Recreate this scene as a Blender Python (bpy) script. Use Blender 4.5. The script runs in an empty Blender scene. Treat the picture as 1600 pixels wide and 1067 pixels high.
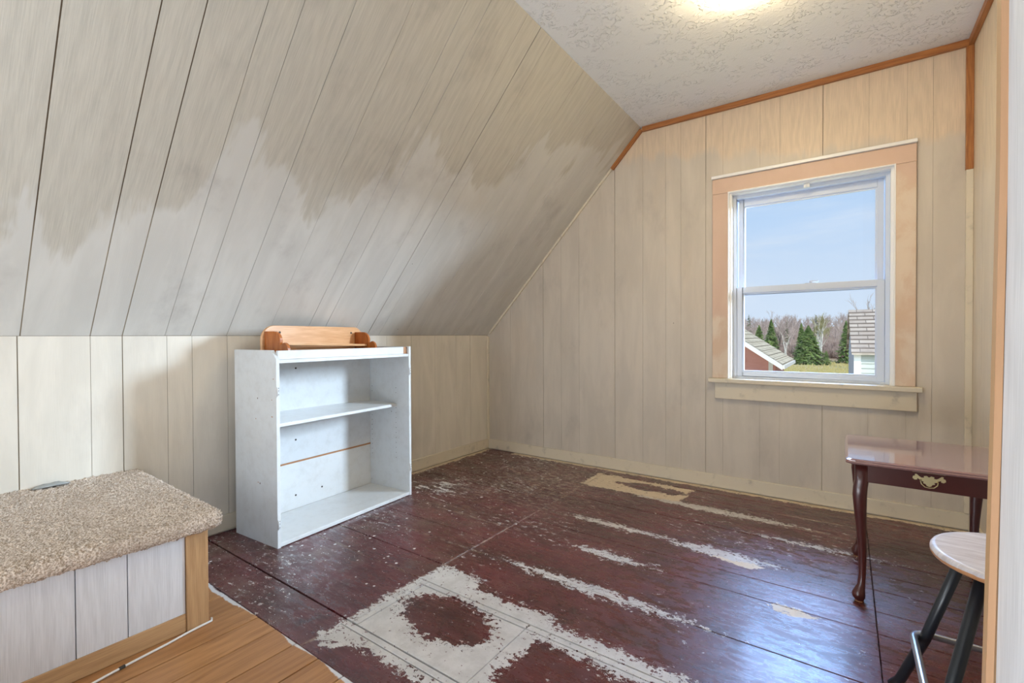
import bpy, bmesh, math, random
import numpy as np
from mathutils import Vector, Matrix, noise

C = bpy.context.scene.collection
SC = bpy.context.scene
rnd = random.Random(7)

# ------------------------------------------------------------------ camera
K, S, H, W = 1.010, 1.411, 2.482, 3.1225          # knee wall height, slope run, ceiling height, right wall
cam_d = bpy.data.cameras.new('camera'); cam = bpy.data.objects.new('camera', cam_d); C.objects.link(cam)
cam_d.sensor_width = 36.0; cam_d.lens = 732.4 / 1600 * 36.0
cam_d.clip_start = 0.02; cam_d.clip_end = 2000
YAW, PIT, ROL = -0.6198, -0.0112, -0.0042
fw = Vector((math.sin(YAW) * math.cos(PIT), math.cos(YAW) * math.cos(PIT), math.sin(PIT)))
rt = Vector((math.cos(YAW), -math.sin(YAW), 0)); up = rt.cross(fw)
r2 = rt * math.cos(ROL) + up * math.sin(ROL); u2 = -rt * math.sin(ROL) + up * math.cos(ROL)
M = Matrix((r2, u2, -fw)).transposed().to_4x4(); M.translation = Vector((2.606, -3.279, 1.0))
cam.matrix_world = M
SC.camera = cam

# ------------------------------------------------------------------ colour management, sky, suns, lamps
SC.view_settings.view_transform = 'Standard'; SC.view_settings.look = 'None'
SC.view_settings.exposure = 0.0; SC.view_settings.gamma = 1.0
SC.view_settings.use_curve_mapping = False
SC.cycles.use_denoising = True
SC.cycles.max_bounces = 10; SC.cycles.diffuse_bounces = 6; SC.cycles.transparent_max_bounces = 12


class NT:
    """small helper to write node trees as expressions"""
    def __init__(s, tree): s.t = tree; s.n = tree.nodes; s.l = tree.links
    def new(s, typ, **kw):
        nd = s.n.new(typ)
        for k, v in kw.items(): setattr(nd, k, v)
        return nd
    def put(s, sock, v):
        if isinstance(v, bpy.types.NodeSocket): s.l.new(v, sock)
        elif isinstance(v, (tuple, list)):
            v = tuple(v)
            if len(sock.default_value) == 4 and len(v) == 3: v = v + (1,)
            sock.default_value = v
        else: sock.default_value = v
    def m(s, op, a, b=0.0, c=0.0, clamp=False):
        nd = s.new('ShaderNodeMath', operation=op, use_clamp=clamp)
        s.put(nd.inputs[0], a); s.put(nd.inputs[1], b); s.put(nd.inputs[2], c)
        return nd.outputs[0]
    def add(s, a, b): return s.m('ADD', a, b)
    def sub(s, a, b): return s.m('SUBTRACT', a, b)
    def mul(s, a, b): return s.m('MULTIPLY', a, b)
    def mn(s, a, b): return s.m('MINIMUM', a, b)
    def mx(s, a, b): return s.m('MAXIMUM', a, b)
    def ss(s, v, lo, hi):                      # smoothstep lo..hi -> 0..1 (lo may exceed hi)
        nd = s.new('ShaderNodeMapRange', interpolation_type='SMOOTHSTEP')
        s.put(nd.inputs['Value'], v)
        if lo < hi: a, b, c, d = lo, hi, 0, 1
        else: a, b, c, d = hi, lo, 1, 0
        for k, x in zip(('From Min', 'From Max', 'To Min', 'To Max'), (a, b, c, d)): nd.inputs[k].default_value = x
        return nd.outputs[0]
    def mix(s, f, a, b):
        nd = s.new('ShaderNodeMix', data_type='RGBA')
        s.put(nd.inputs[0], f); s.put(nd.inputs[6], a); s.put(nd.inputs[7], b)
        return nd.outputs[2]
    def xyz(s, v):
        nd = s.new('ShaderNodeSeparateXYZ'); s.put(nd.inputs[0], v); return nd.outputs
    def comb(s, x, y, z=0.0):
        nd = s.new('ShaderNodeCombineXYZ')
        for i, v in enumerate((x, y, z)): s.put(nd.inputs[i], v)
        return nd.outputs[0]
    def scale(s, v, sc):
        nd = s.new('ShaderNodeVectorMath', operation='MULTIPLY'); s.put(nd.inputs[0], v); s.put(nd.inputs[1], sc); return nd.outputs[0]
    def noise(s, v, sc, det=4, rough=0.55, dist=0.0):
        nd = s.new('ShaderNodeTexNoise'); s.put(nd.inputs['Vector'], v)
        for k, x in (('Scale', sc), ('Detail', det), ('Roughness', rough), ('Distortion', dist)): nd.inputs[k].default_value = x
        return nd.outputs['Fac']
    def pos(s): return s.new('ShaderNodeNewGeometry').outputs['Position']
    def uv(s): return s.new('ShaderNodeUVMap').outputs[0]
    def obj(s): return s.new('ShaderNodeTexCoord').outputs['Object']


W_ = bpy.data.worlds.new('sky'); SC.world = W_; W_.use_nodes = True
w = NT(W_.node_tree); w.n.clear()
dirv = w.new('ShaderNodeTexCoord').outputs['Generated']
dx, dy, dz = w.xyz(dirv)
skyc = w.mix(w.ss(dz, 0.0, 0.42), (0.70, 0.81, 0.95), (0.37, 0.61, 0.93))
cl = w.noise(w.comb(dx, dy, w.mul(dz, 3.5)), 2.6, 5, 0.6, 0.3)
skyc = w.mix(w.mul(w.ss(cl, 0.45, 0.75), 0.75), skyc, (0.80, 0.86, 0.95))
bg = w.new('ShaderNodeBackground'); w.put(bg.inputs[0], skyc); bg.inputs[1].default_value = 1.0
wo = w.new('ShaderNodeOutputWorld'); w.l.new(bg.outputs[0], wo.inputs[0])


def light(name, typ, energy, color, loc=(0, 0, 0), aim=None, **kw):
    d = bpy.data.lights.new(name, typ); d.energy = energy; d.color = color
    for k, v in kw.items(): setattr(d, k, v)
    o = bpy.data.objects.new(name, d); C.objects.link(o); o.location = loc
    if aim is not None:
        o.rotation_euler = (Vector(aim)).to_track_quat('-Z', 'Y').to_euler()
    return o

light('sun', 'SUN', 3.4, (1.0, 0.95, 0.86), aim=(-0.55, 1.0, -1.15), angle=math.radians(0.6))
light('added_window_fill_high', 'AREA', 620, (0.34, 0.56, 1.0), loc=(2.35, 3.3, 3.85), aim=(0.0, -3.3, -2.5), shape='RECTANGLE', size=3.0, size_y=1.7)  # added lamp, unseen above the window view, for the bluish shine on the floor
light('added_window_fill_side', 'AREA', 3900, (0.68, 0.84, 1.0), loc=(6.9, 4.1, 3.0), aim=(-4.5, -4.1, -1.7), shape='RECTANGLE', size=3.0, size_y=2.2)  # added lamp, unseen outside to the right, for cool light on the knee wall
light('added_up_fill', 'AREA', 40, (0.84, 0.92, 1.0), loc=(1.85, -3.95, 0.20), aim=(0.20, 0.36, 1.0), shape='SQUARE', size=1.0)  # added fill lamp low behind the camera, brightens ceiling and slope; no stairwell built
light('added_rear_fill', 'AREA', 25, (0.78, 0.88, 1.0), loc=(0.62, -4.5, 1.15), aim=(0.6, 1.0, 0.12), shape='SQUARE', size=0.8)  # added fill lamp behind the camera; there is no window in the rear wall

# ------------------------------------------------------------------ materials
def mat(name, build):
    m = bpy.data.materials.new(name); m.use_nodes = True
    t = NT(m.node_tree); t.n.clear()
    out = t.new('ShaderNodeOutputMaterial'); b = t.new('ShaderNodeBsdfPrincipled')
    t.l.new(b.outputs[0], out.inputs[0])
    r = build(t)
    t.put(b.inputs['Base Color'], r.get('c', (0.8, 0.8, 0.8)))
    t.put(b.inputs['Roughness'], r.get('r', 0.6))
    t.put(b.inputs['Metallic'], r.get('m', 0.0))
    if 's' in r: t.put(b.inputs['Specular IOR Level'], r['s'])
    if 'e' in r: t.put(b.inputs['Emission Color'], r['e']); t.put(b.inputs['Emission Strength'], r['es'])
    if 'coat' in r: t.put(b.inputs['Coat Weight'], r['coat']); b.inputs['Coat Roughness'].default_value = r.get('cr', 0.1)
    if 'h' in r:
        bp = t.new('ShaderNodeBump'); bp.inputs['Strength'].default_value = r.get('hs', 0.3); bp.inputs['Distance'].default_value = r.get('hd', 0.01)
        t.put(bp.inputs['Height'], r['h']); t.l.new(bp.outputs[0], b.inputs['Normal'])
    return m


def grain(t, uv, su=60.0, sv=2.2, seed=0.0):
    """wood grain: lines running along v with cathedral arches"""
    x, y, z = t.xyz(uv)
    d = t.noise(t.comb(t.mul(x, 7.0), t.mul(y, 1.3), seed), 1.0, 3, 0.5)
    ph = t.add(t.mul(x, su), t.mul(d, 17.0))
    rings = t.m('SINE', t.mul(ph, 2.2))
    fine = t.noise(t.comb(t.mul(x, 330.0), t.mul(y, 9.0), seed), 1.0, 3, 0.6)
    return t.add(t.mul(rings, 0.07), t.mul(fine, 0.95))      # about 0.2 .. 0.7


def wallmat(name, wood, paint, bound, amp=0.22, dirt=0.12, bias=0.0, gr=0.5):
    """whitewashed wood-look panelling above a brushy edge, plain cream paint below it. bound(t,x,y,z) = height of the edge"""
    def f(t):
        p = t.pos(); x, y, z = t.xyz(p); uv = t.uv()
        g = grain(t, uv)
        ux, uy, _ = t.xyz(uv)
        brush = t.noise(t.comb(t.mul(ux, 9.0), t.mul(uy, 1.6)), 1.0, 4, 0.6, 0.4)
        big = t.noise(p, 2.3, 3, 0.5)
        e = t.add(t.sub(z, bound(t, x, y, z)), t.mul(t.sub(t.add(t.mul(brush, 0.6), t.mul(big, 0.5)), 0.55), amp * 4))
        k = t.ss(e, -0.035, 0.055)                           # 1 = bare wood look
        cw = t.mix(t.ss(g, 0.2, 0.72), tuple(c * 0.86 for c in wood), tuple(min(1, c * 1.06) for c in wood))
        cp = t.mix(t.ss(brush, 0.35, 0.7), tuple(c * 0.93 for c in paint), tuple(min(1, c * 1.05) for c in paint))
        thin = t.mul(t.ss(t.noise(t.comb(t.mul(ux, 3.0), t.mul(uy, 1.1), 4.0), 1.6, 4, 0.6), 0.52, 0.78), gr)
        cp = t.mix(thin, cp, cw)
        c = t.mix(k, cp, cw)
        dn = t.noise(t.scale(p, (1.6, 1.6, 0.8)), 2.4, 5, 0.65)
        c = t.mix(t.mul(t.ss(dn, 0.52, 0.80), dirt), c, (0.20, 0.17, 0.16))
        vo = t.new('ShaderNodeTexVoronoi'); t.put(vo.inputs['Vector'], p); vo.inputs['Scale'].default_value = 4.2
        c = t.mix(t.m('LESS_THAN', vo.outputs['Distance'], 0.013), c, (0.06, 0.045, 0.035))
        return dict(c=c, r=0.50, h=t.add(g, t.mul(brush, 0.6)), hs=0.10, hd=0.004)
    return mat(name, f)

M_slope = wallmat('whitewashed_slope', (0.50, 0.472, 0.41), (0.60, 0.585, 0.545),
                  lambda t, x, y, z: t.add(t.mul(y, 0.31), 2.34), amp=0.30, dirt=0.30)
M_far = wallmat('whitewashed_far', (0.65, 0.525, 0.395), (0.56, 0.50, 0.425),
                lambda t, x, y, z: t.mx(t.add(t.mul(x, -0.17), 2.50), 1.95), amp=0.10, dirt=0.30, gr=0.25)
M_knee = wallmat('cream_knee_wall', (0.66, 0.60, 0.51), (0.67, 0.62, 0.535), lambda t, x, y, z: t.add(t.mul(z, 0.0), 5.0), dirt=0.20, gr=0.15)
M_right = wallmat('whitewashed_right', (0.70, 0.58, 0.43), (0.68, 0.58, 0.45),
                  lambda t, x, y, z: t.add(t.mul(y, 0.0), 1.75), amp=0.10, dirt=0.08)
M_part = wallmat('whitewashed_partition', (0.68, 0.69, 0.71), (0.68, 0.69, 0.71), lambda t, x, y, z: t.add(t.mul(y, 0.0), 0.0), dirt=0.10)
M_bench = wallmat('whitewashed_bench', (0.66, 0.675, 0.71), (0.7, 0.7, 0.7), lambda t, x, y, z: t.add(t.mul(y, 0.0), -1.0), dirt=0.05)
M_back = mat('wall_backing', lambda t: dict(c=(0.10, 0.065, 0.04), r=0.9))
def f_groove(hz, hk):
    def f(t):
        x, y, z = t.xyz(t.pos()); k = t.ss(t.add(z, t.mul(y, -hk)), hz - .05, hz + .1)
        return dict(c=t.mix(k, (0.40, 0.34, 0.26), (0.13, 0.09, 0.055)), r=0.9)
    return f
M_gfar = mat('groove_far', f_groove(2.0, 0.0)); M_gslope = mat('groove_slope', f_groove(2.25, 0.31)); M_gknee = mat('groove_knee', lambda t: dict(c=(0.27, 0.22, 0.16), r=0.9))
M_outer = mat('house_siding', lambda t: dict(c=(0.6, 0.6, 0.58), r=0.8))


def f_ceiling(t):
    p = t.pos()
    n1 = t.noise(p, 42, 3, 0.5, 0.6); n2 = t.noise(p, 9, 3, 0.5); n3 = t.noise(p, 120, 2, 0.5)
    blobs = t.mul(t.ss(n1, 0.53, 0.60), t.ss(n2, 0.38, 0.62))
    return dict(c=(0.74, 0.74, 0.73), r=0.8, h=t.add(t.mul(blobs, 1.0), t.mul(n3, 0.25)), hs=0.9, hd=0.005)
M_ceil = mat('knockdown_plaster', f_ceiling)


def f_trim(t):
    uv = t.uv(); g = grain(t, uv, 120)
    return dict(c=t.mix(t.ss(g, 0.2, 0.75), (0.25, 0.085, 0.022), (0.45, 0.185, 0.055)), r=0.45)
M_trim = mat('stained_brown_trim', f_trim)


def f_pinetrim(t):
    uv = t.uv(); g = grain(t, uv, 90)
    return dict(c=t.mix(t.ss(g, 0.2, 0.75), (0.38, 0.22, 0.105), (0.53, 0.335, 0.17)), r=0.5)
M_pinetrim = mat('pine_trim', f_pinetrim)
M_trim2 = mat('light_brown_trim_edge', lambda t: dict(c=t.mix(t.noise(t.scale(t.pos(), (60, 60, 3)), 1.0, 3, .6), (0.40, 0.22, 0.11), (0.52, 0.30, 0.16)), r=0.5))


def f_creamtrim(t):
    p = t.pos(); n = t.noise(p, 14, 4, 0.6)
    return dict(c=t.mix(t.ss(n, 0.55, 0.75), (0.64, 0.57, 0.45), (0.47, 0.42, 0.34)), r=0.5)
M_cream = mat('cream_painted_trim', f_creamtrim)


def f_casing(t):
    p = t.pos(); x, y, z = t.xyz(p)
    n = t.noise(t.scale(p, (1.0, 1.0, 0.6)), 7, 5, 0.65, 0.5)
    nb = t.noise(t.scale(p, (30.0, 1.0, 1.5)), 2, 3, 0.5)
    # bare pinkish wood on head and upper left; the right leg is thinly whitewashed under its top
    left = t.ss(t.add(z, t.mul(t.sub(n, 0.5), 0.12)), 1.10, 1.13)
    right = t.ss(t.add(z, t.mul(t.sub(n, 0.5), 0.35)), 1.80, 1.90)
    isl = t.m('LESS_THAN', x, 2.4)
    bare = t.add(t.mul(left, isl), t.mul(right, t.sub(1.0, isl)))
    wood = t.mix(n, (0.55, 0.375, 0.28), (0.66, 0.49, 0.385))
    wash = t.mix(t.ss(n, 0.40, 0.62), (0.66, 0.545, 0.43), (0.60, 0.44, 0.32))
    return dict(c=t.mix(bare, wash, wood), r=0.55, h=nb, hs=0.05, hd=0.003)
M_casing = mat('window_casing_wood', f_casing)
M_white = mat('white_gloss_paint', lambda t: dict(c=(0.80, 0.79, 0.77), r=0.35))
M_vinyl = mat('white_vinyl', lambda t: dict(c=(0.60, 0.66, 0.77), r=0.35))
M_dark = mat('dark_gap', lambda t: dict(c=(0.03, 0.025, 0.02), r=0.9))


def f_glass(name):
    m = bpy.data.materials.new(name); m.use_nodes = True; t = NT(m.node_tree); t.n.clear()
    o = t.new('ShaderNodeOutputMaterial'); mx = t.new('ShaderNodeMixShader')
    tr = t.new('ShaderNodeBsdfTransparent'); gl = t.new('ShaderNodeBsdfGlossy'); gl.inputs['Roughness'].default_value = 0.02
    tr.inputs[0].default_value = (0.97, 0.985, 1.0, 1)
    mx.inputs[0].default_value = 0.015
    t.l.new(tr.outputs[0], mx.inputs[1]); t.l.new(gl.outputs[0], mx.inputs[2]); t.l.new(mx.outputs[0], o.inputs[0])
    return m
M_glass = f_glass('window_glass')


def f_floor(t):
    p = t.pos(); x, y, z = t.xyz(p)
    def nz(sc, det=4, ro=0.6, off=0.0): return t.noise(t.comb(x, t.mul(y, 2.0), off), sc, det, ro)
    n1 = t.noise(p, 11, 6, 0.72); n2 = t.noise(t.comb(x, y, 7.0), 11, 6, 0.72)
    wx_ = t.add(x, t.mul(t.sub(n1, 0.5), 0.13)); wy_ = t.add(y, t.mul(t.sub(n2, 0.5), 0.085))
    fr = t.noise(t.comb(t.mul(x, 0.7), y, 3.0), 55, 4, 0.75)
    md = t.noise(t.comb(t.mul(x, 0.8), y, 13.0), 26, 5, 0.8)
    wy_ = t.add(wy_, t.add(t.mul(t.sub(fr, 0.5), 0.045), t.mul(t.sub(md, 0.5), 0.075))); wx_ = t.add(wx_, t.add(t.mul(t.sub(fr, 0.5), 0.05), t.mul(t.sub(md, 0.5), 0.09)))
    def box(x0, x1, y0, y1):
        a = t.sub(t.m('ABSOLUTE', t.sub(wx_, (x0 + x1) / 2)), (x1 - x0) / 2)
        b = t.sub(t.m('ABSOLUTE', t.sub(wy_, (y0 + y1) / 2)), (y1 - y0) / 2)
        return t.mx(a, b)
    def spind(x0, x1, yc, hw):                              # strip that tapers to its ends
        u = t.m('DIVIDE', t.sub(wx_, (x0 + x1) / 2), (x1 - x0) / 2)
        k = t.sub(1.0, t.mul(u, u))
        return t.sub(t.m('ABSOLUTE', t.sub(wy_, yc)), t.mul(k, hw))
    ring = t.mx(box(1.17, 1.77, -2.345, -1.855), t.mul(t.add(spind(1.225, 1.675, -2.07, 0.125), t.mul(t.sub(t.noise(t.comb(x, y, 51.0), 8.0, 3, 0.6), 0.5), 0.16)), -1.0))
    whites = [ring, box(1.17, 1.40, -1.93, -1.80), spind(1.3, 2.75, -1.935, 0.052),
              spind(1.37, 2.22, -1.605, 0.030), spind(1.54, 1.93, -1.30, 0.030), spind(1.33, 1.95, -0.965, 0.026),
              spind(1.9, 2.38, -0.985, 0.040), spind(1.55, 2.45, -0.44, 0.040), spind(2.25, 2.75, -0.66, 0.014),
              spind(1.16, 1.30, -2.36, 0.05)]
    d = whites[0]
    for k in whites[1:]: d = t.mn(d, k)
    fk = t.noise(t.comb(x, t.mul(y, 1.4), 17.0), 48, 4, 0.75)
    fm = t.noise(t.comb(x, t.mul(y, 1.3), 27.0), 19, 4, 0.75)
    d = t.add(d, t.sub(t.mul(t.ss(fk, 0.52, 0.66), 0.045), t.mul(t.ss(fk, 0.46, 0.36), 0.026)))
    d = t.add(d, t.sub(t.mul(t.ss(fm, 0.54, 0.68), 0.035), t.mul(t.ss(fm, 0.46, 0.34), 0.028)))
    mw = t.m('LESS_THAN', d, 0.0)
    tans = [t.mx(box(1.14, 1.80, -0.43, -0.14), t.mul(t.add(spind(1.30, 1.80, -0.26, 0.07), t.mul(t.sub(t.noise(t.comb(x, y, 71.0), 9.0, 4, 0.7), 0.5), 0.12)), -1.0)),
            box(0.3, 3.2, -0.050, 0.1), spind(2.36, 2.52, -1.325, 0.030), spind(2.10, 2.33, -1.03, 0.03),
            box(-.1, 0.045, -1.4, 0.1)]
    e = tans[0]
    for k in tans[1:]: e = t.mn(e, k)
    mt = t.m('LESS_THAN', e, 0.0)
    # hair cracks and lost flecks inside the patches
    crack = t.m('GREATER_THAN', t.noise(t.comb(x, y, 11.0), 34, 5, 0.75), 0.635)
    mw = t.mul(mw, t.sub(1.0, crack)); mt = t.mul(mt, t.sub(1.0, t.m('GREATER_THAN', t.noise(t.comb(x, t.mul(y, 3.0), 2.0), 24, 5, 0.75), 0.60)))
    # paint spatter, denser towards the corner by the cabinet
    near = t.ss(t.add(x, t.mul(y, -0.15)), 2.1, 0.6)
    va = t.new('ShaderNodeTexVoronoi'); t.put(va.inputs['Vector'], t.comb(t.add(x, t.mul(n1, 0.02)), y)); va.inputs['Scale'].default_value = 26
    rr = t.xyz(va.outputs['Color'])[0]
    spat = t.m('LESS_THAN', va.outputs['Distance'], t.mul(t.mul(rr, rr), t.add(0.06, t.mul(near, 0.20))))
    vb = t.new('ShaderNodeTexVoronoi'); t.put(vb.inputs['Vector'], t.comb(x, y, 5.0)); vb.inputs['Scale'].default_value = 85
    rb = t.xyz(vb.outputs['Color'])[0]
    spat = t.mx(spat, t.m('LESS_THAN', vb.outputs['Distance'], t.mul(t.mul(rb, t.mul(rb, rb)), t.add(0.07, t.mul(near, 0.17)))))
    # smears by the far left corner and scuffed dry-brush marks
    sm = t.noise(t.comb(t.mul(x, 1.0), t.mul(y, 3.0), 9.0), 9, 6, 0.8)
    dsm = t.m('SQRT', t.add(t.mul(t.sub(x, 0.42), t.sub(x, 0.42)), t.mul(t.sub(y, -1.02), t.sub(y, -1.02))))
    smear = t.m('GREATER_THAN', sm, t.add(0.50, t.mul(dsm, 0.42)))
    dsc = t.m('SQRT', t.add(t.mul(t.sub(x, 0.9), t.sub(x, 0.9)), t.mul(t.sub(y, -0.45), t.sub(y, -0.45))))
    scuff = t.m('GREATER_THAN', t.noise(t.comb(x, t.mul(y, 5.0), 1.0), 16, 5, 0.8), t.add(0.525, t.mul(dsc, 0.12)))
    fl1 = t.noise(t.comb(t.mul(x, 1.2), t.mul(y, 2.2), 61.0), 20, 5, 0.75)
    fl2 = t.noise(t.comb(x, y, 81.0), 2.2, 3, 0.5)
    flk = t.m('GREATER_THAN', fl1, t.sub(0.705, t.add(t.mul(t.ss(fl2, 0.40, 0.66), 0.085), t.add(t.mul(near, 0.045), t.mul(t.ss(y, -1.7, -0.5), 0.03)))))
    # red floor enamel
    base = t.mix(t.ss(nz(3.0, 5), 0.3, 0.7), (0.050, 0.010, 0.010), (0.112, 0.022, 0.026))
    gl = t.noise(t.comb(t.mul(x, 3.0), t.mul(y, 60.0)), 1.6, 4, 0.6)
    base = t.mix(t.mul(t.ss(gl, 0.42, 0.72), 0.45), base, (0.15, 0.055, 0.045))
    left = t.ss(x, 1.9, 0.4)
    dust = t.mul(t.ss(t.noise(t.comb(x, y, 21.0), 4.5, 6, 0.7), 0.48, 0.75), t.add(0.08, t.mul(left, 0.42)))
    base = t.mix(dust, base, (0.20, 0.145, 0.115))
    base = t.mix(t.mul(t.ss(t.noise(t.comb(x, y, 30.0), 7, 5, 0.7), 0.56, 0.70), 0.55), base, (0.030, 0.013, 0.012))
    # dust packed along the butt joint and the seams on the left
    jn = t.ss(t.noise(t.comb(x, y, 44.0), 20, 4, 0.7), 0.40, 0.60)
    ln = t.ss(t.m('ABSOLUTE', t.sub(x, 1.172)), 0.012, 0.003)
    for yy in (-0.968, -1.303, -1.61, -1.93): ln = t.mx(ln, t.mul(t.ss(t.m('ABSOLUTE', t.sub(y, yy)), 0.010, 0.003), t.ss(x, 1.5, 1.1)))
    base = t.mix(t.mul(t.mul(ln, jn), 0.45), base, (0.42, 0.35, 0.29))
    scr = t.ss(t.noise(t.comb(t.mul(x, 9.0), t.mul(y, 70.0), 2.0), 1.5, 5, 0.8), 0.62, 0.72)
    base = t.mix(t.mul(scr, t.add(0.20, t.mul(left, 0.3))), base, (0.40, 0.30, 0.26))
    c = t.mix(t.mul(scuff, 0.8), base, (0.50, 0.42, 0.33))
    c = t.mix(smear, c, (0.62, 0.61, 0.59))
    c = t.mix(t.mul(flk, 0.85), c, (0.55, 0.53, 0.52))
    c = t.mix(spat, c, (0.66, 0.65, 0.64))
    c = t.mix(mt, c, (0.63, 0.53, 0.39))
    c = t.mix(mw, c, t.mix(t.ss(n2, 0.35, 0.65), (0.47, 0.455, 0.44), (0.58, 0.565, 0.55)))
    allw = t.mx(mw, mt)
    rn = t.noise(t.comb(t.mul(x, 1.0), t.mul(y, 2.5), 6.0), 12, 6, 0.75)
    rough = t.add(t.mul(t.ss(rn, 0.38, 0.60), 0.30), t.add(0.13, t.mul(allw, 0.30)))
    rough = t.add(rough, t.mul(left, 0.10))
    hgt = t.add(t.add(t.mul(t.noise(t.comb(t.mul(x, 1.0), t.mul(y, 1.6), 6.0), 34, 6, 0.8), 0.9), t.mul(t.noise(t.comb(x, y, 16.0), 5, 3, 0.6), 1.2)), t.mul(allw, 0.35))
    return dict(c=c, r=rough, h=hgt, hs=0.34, hd=0.004, s=0.6, coat=0.25, cr=0.16)
M_floor = mat('worn_red_floor_enamel', f_floor)


def f_pine(t):
    uv = t.uv(); ux, uy, _ = t.xyz(uv); p = t.pos(); x, y, z = t.xyz(p)
    g = t.add(grain(t, uv, 45), t.mul(t.m('SINE', t.add(t.mul(ux, 160.0), t.mul(t.noise(t.comb(t.mul(ux, 9.0), t.mul(uy, 2.0)), 1.0, 2, .5), 22.0))), 0.10))
    n = t.noise(p, 3.0, 3, 0.5)
    c = t.mix(t.ss(g, 0.15, 0.7), (0.30, 0.135, 0.048), (0.50, 0.26, 0.11))
    rnd_ = t.new('ShaderNodeObjectInfo').outputs['Random']
    c = t.mix(t.mul(t.ss(n, 0.4, 0.7), 0.5), c, (0.50, 0.26, 0.10))
    c = t.mix(t.mul(rnd_, 0.45), c, (0.24, 0.105, 0.04))
    vo = t.new('ShaderNodeTexVoronoi'); t.put(vo.inputs['Vector'], t.comb(t.mul(ux, 7.0), t.mul(uy, 3.2))); vo.inputs['Scale'].default_value = 1.0
    c = t.mix(t.ss(vo.outputs['Distance'], 0.13, 0.06), c, (0.10, 0.035, 0.012))
    st = t.noise(t.comb(x, y, 3.0), 14, 5, 0.7)
    c = t.mix(t.mul(t.ss(st, 0.62, 0.74), 0.6), c, (0.13, 0.055, 0.025))
    # the ragged edge of the red enamel and the pale undercoat line beside it
    e = t.add(y, t.add(t.mul(t.sub(t.noise(t.comb(x, 0.0, 0.0), 2.5, 3, 0.5), 0.5), 0.10), t.mul(t.sub(t.noise(p, 60, 3, 0.6), 0.5), 0.012)))
    c = t.mix(t.ss(e, -2.462, -2.457), c, (0.60, 0.60, 0.62))
    c = t.mix(t.ss(e, -2.447, -2.441), c, (0.085, 0.028, 0.026))
    return dict(c=c, r=t.add(0.33, t.mul(g, 0.15)), h=g, hs=0.12, hd=0.003)
M_pine = mat('varnished_pine_boards', f_pine)


def f_carpet(t):
    p = t.pos()
    a = t.noise(p, 190, 2, 0.7); b = t.noise(p, 7, 4, 0.6); k = t.noise(p, 75, 3, 0.8)
    c = t.mix(t.ss(a, 0.38, 0.62), (0.36, 0.28, 0.21), (0.76, 0.66, 0.57))
    c = t.mix(t.mul(t.ss(b, 0.45, 0.7), 0.35), c, (0.40, 0.32, 0.25))
    c = t.mix(t.mul(t.ss(k, 0.60, 0.70), 0.6), c, (0.22, 0.15, 0.10))
    return dict(c=c, r=0.95, s=0.15, h=a, hs=0.7, hd=0.004)
M_carpet = mat('tan_carpet_pile', f_carpet)


def f_cab(t):
    p = t.obj(); n = t.noise(p, 16, 5, 0.7); m = t.noise(t.scale(p, (1, 1, 1)), 60, 3, 0.6)
    c = t.mix(t.ss(n, 0.4, 0.75), (0.63, 0.645, 0.65), (0.57, 0.575, 0.57))
    vo = t.new('ShaderNodeTexVoronoi'); t.put(vo.inputs['Vector'], p); vo.inputs['Scale'].default_value = 9
    r = t.xyz(vo.outputs['Color'])[0]
    c = t.mix(t.m('LESS_THAN', vo.outputs['Distance'], t.mul(t.mul(r, t.mul(r, r)), 0.05)), c, (0.16, 0.12, 0.10))
    return dict(c=c, r=0.34, h=m, hs=0.06, hd=0.002)
M_cab = mat('white_painted_cabinet', f_cab)
M_batten = mat('bare_brown_edge', lambda t: dict(c=(0.36, 0.17, 0.07), r=0.6))
M_hole = mat('dark_hole', lambda t: dict(c=(0.05, 0.045, 0.04), r=0.9))


def f_pineshelf(t):
    uv = t.uv(); g = grain(t, uv, 50)
    return dict(c=t.mix(t.ss(g, 0.2, 0.7), (0.58, 0.30, 0.13), (0.72, 0.43, 0.23)), r=0.3)
M_pshelf = mat('light_varnished_pine', f_pineshelf)


def f_orange(t):
    uv = t.uv(); g = grain(t, uv, 60)
    return dict(c=t.mix(t.ss(g, 0.2, 0.7), (0.28, 0.070, 0.012), (0.48, 0.15, 0.03)), r=0.25)
M_orange = mat('orange_varnished_bracket', f_orange)


def f_cherry(t):
    p = t.obj(); x, y, z = t.xyz(p)
    n = t.noise(t.comb(t.mul(x, 2.0), t.mul(y, 40.0), t.mul(z, 2.0)), 2.0, 4, 0.6)
    return dict(c=t.mix(n, (0.050, 0.010, 0.009), (0.095, 0.022, 0.018)), r=0.28, coat=0.3, cr=0.15)
M_cherry = mat('cherry_stained_wood', f_cherry)


def f_top(t):
    p = t.obj(); x, y, z = t.xyz(p)
    n = t.noise(t.comb(t.mul(x, 2.5), t.mul(y, 30.0), 0.0), 2.0, 5, 0.65); s = t.noise(t.comb(t.mul(x, 2.0), t.mul(y, 60.0), 3.0), 3.0, 5, 0.75)
    c = t.mix(n, (0.20, 0.10, 0.10), (0.32, 0.20, 0.195))
    c = t.mix(t.mul(t.ss(s, 0.55, 0.75), 0.45), c, (0.55, 0.48, 0.50))
    return dict(c=c, r=t.add(0.07, t.mul(t.ss(s, 0.5, 0.8), 0.22)), coat=0.8, cr=0.06, s=0.8)
M_ttop = mat('glossy_scuffed_cherry_top', f_top)
M_brass = mat('aged_brass', lambda t: dict(c=(0.62, 0.53, 0.30), r=0.38, m=0.85))
M_blacksteel = mat('black_enamel_steel', lambda t: dict(c=(0.012, 0.016, 0.022), r=0.35, coat=0.15))
M_chrome = mat('dull_chrome', lambda t: dict(c=(0.42, 0.45, 0.50), r=0.28, m=0.9))


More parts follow.
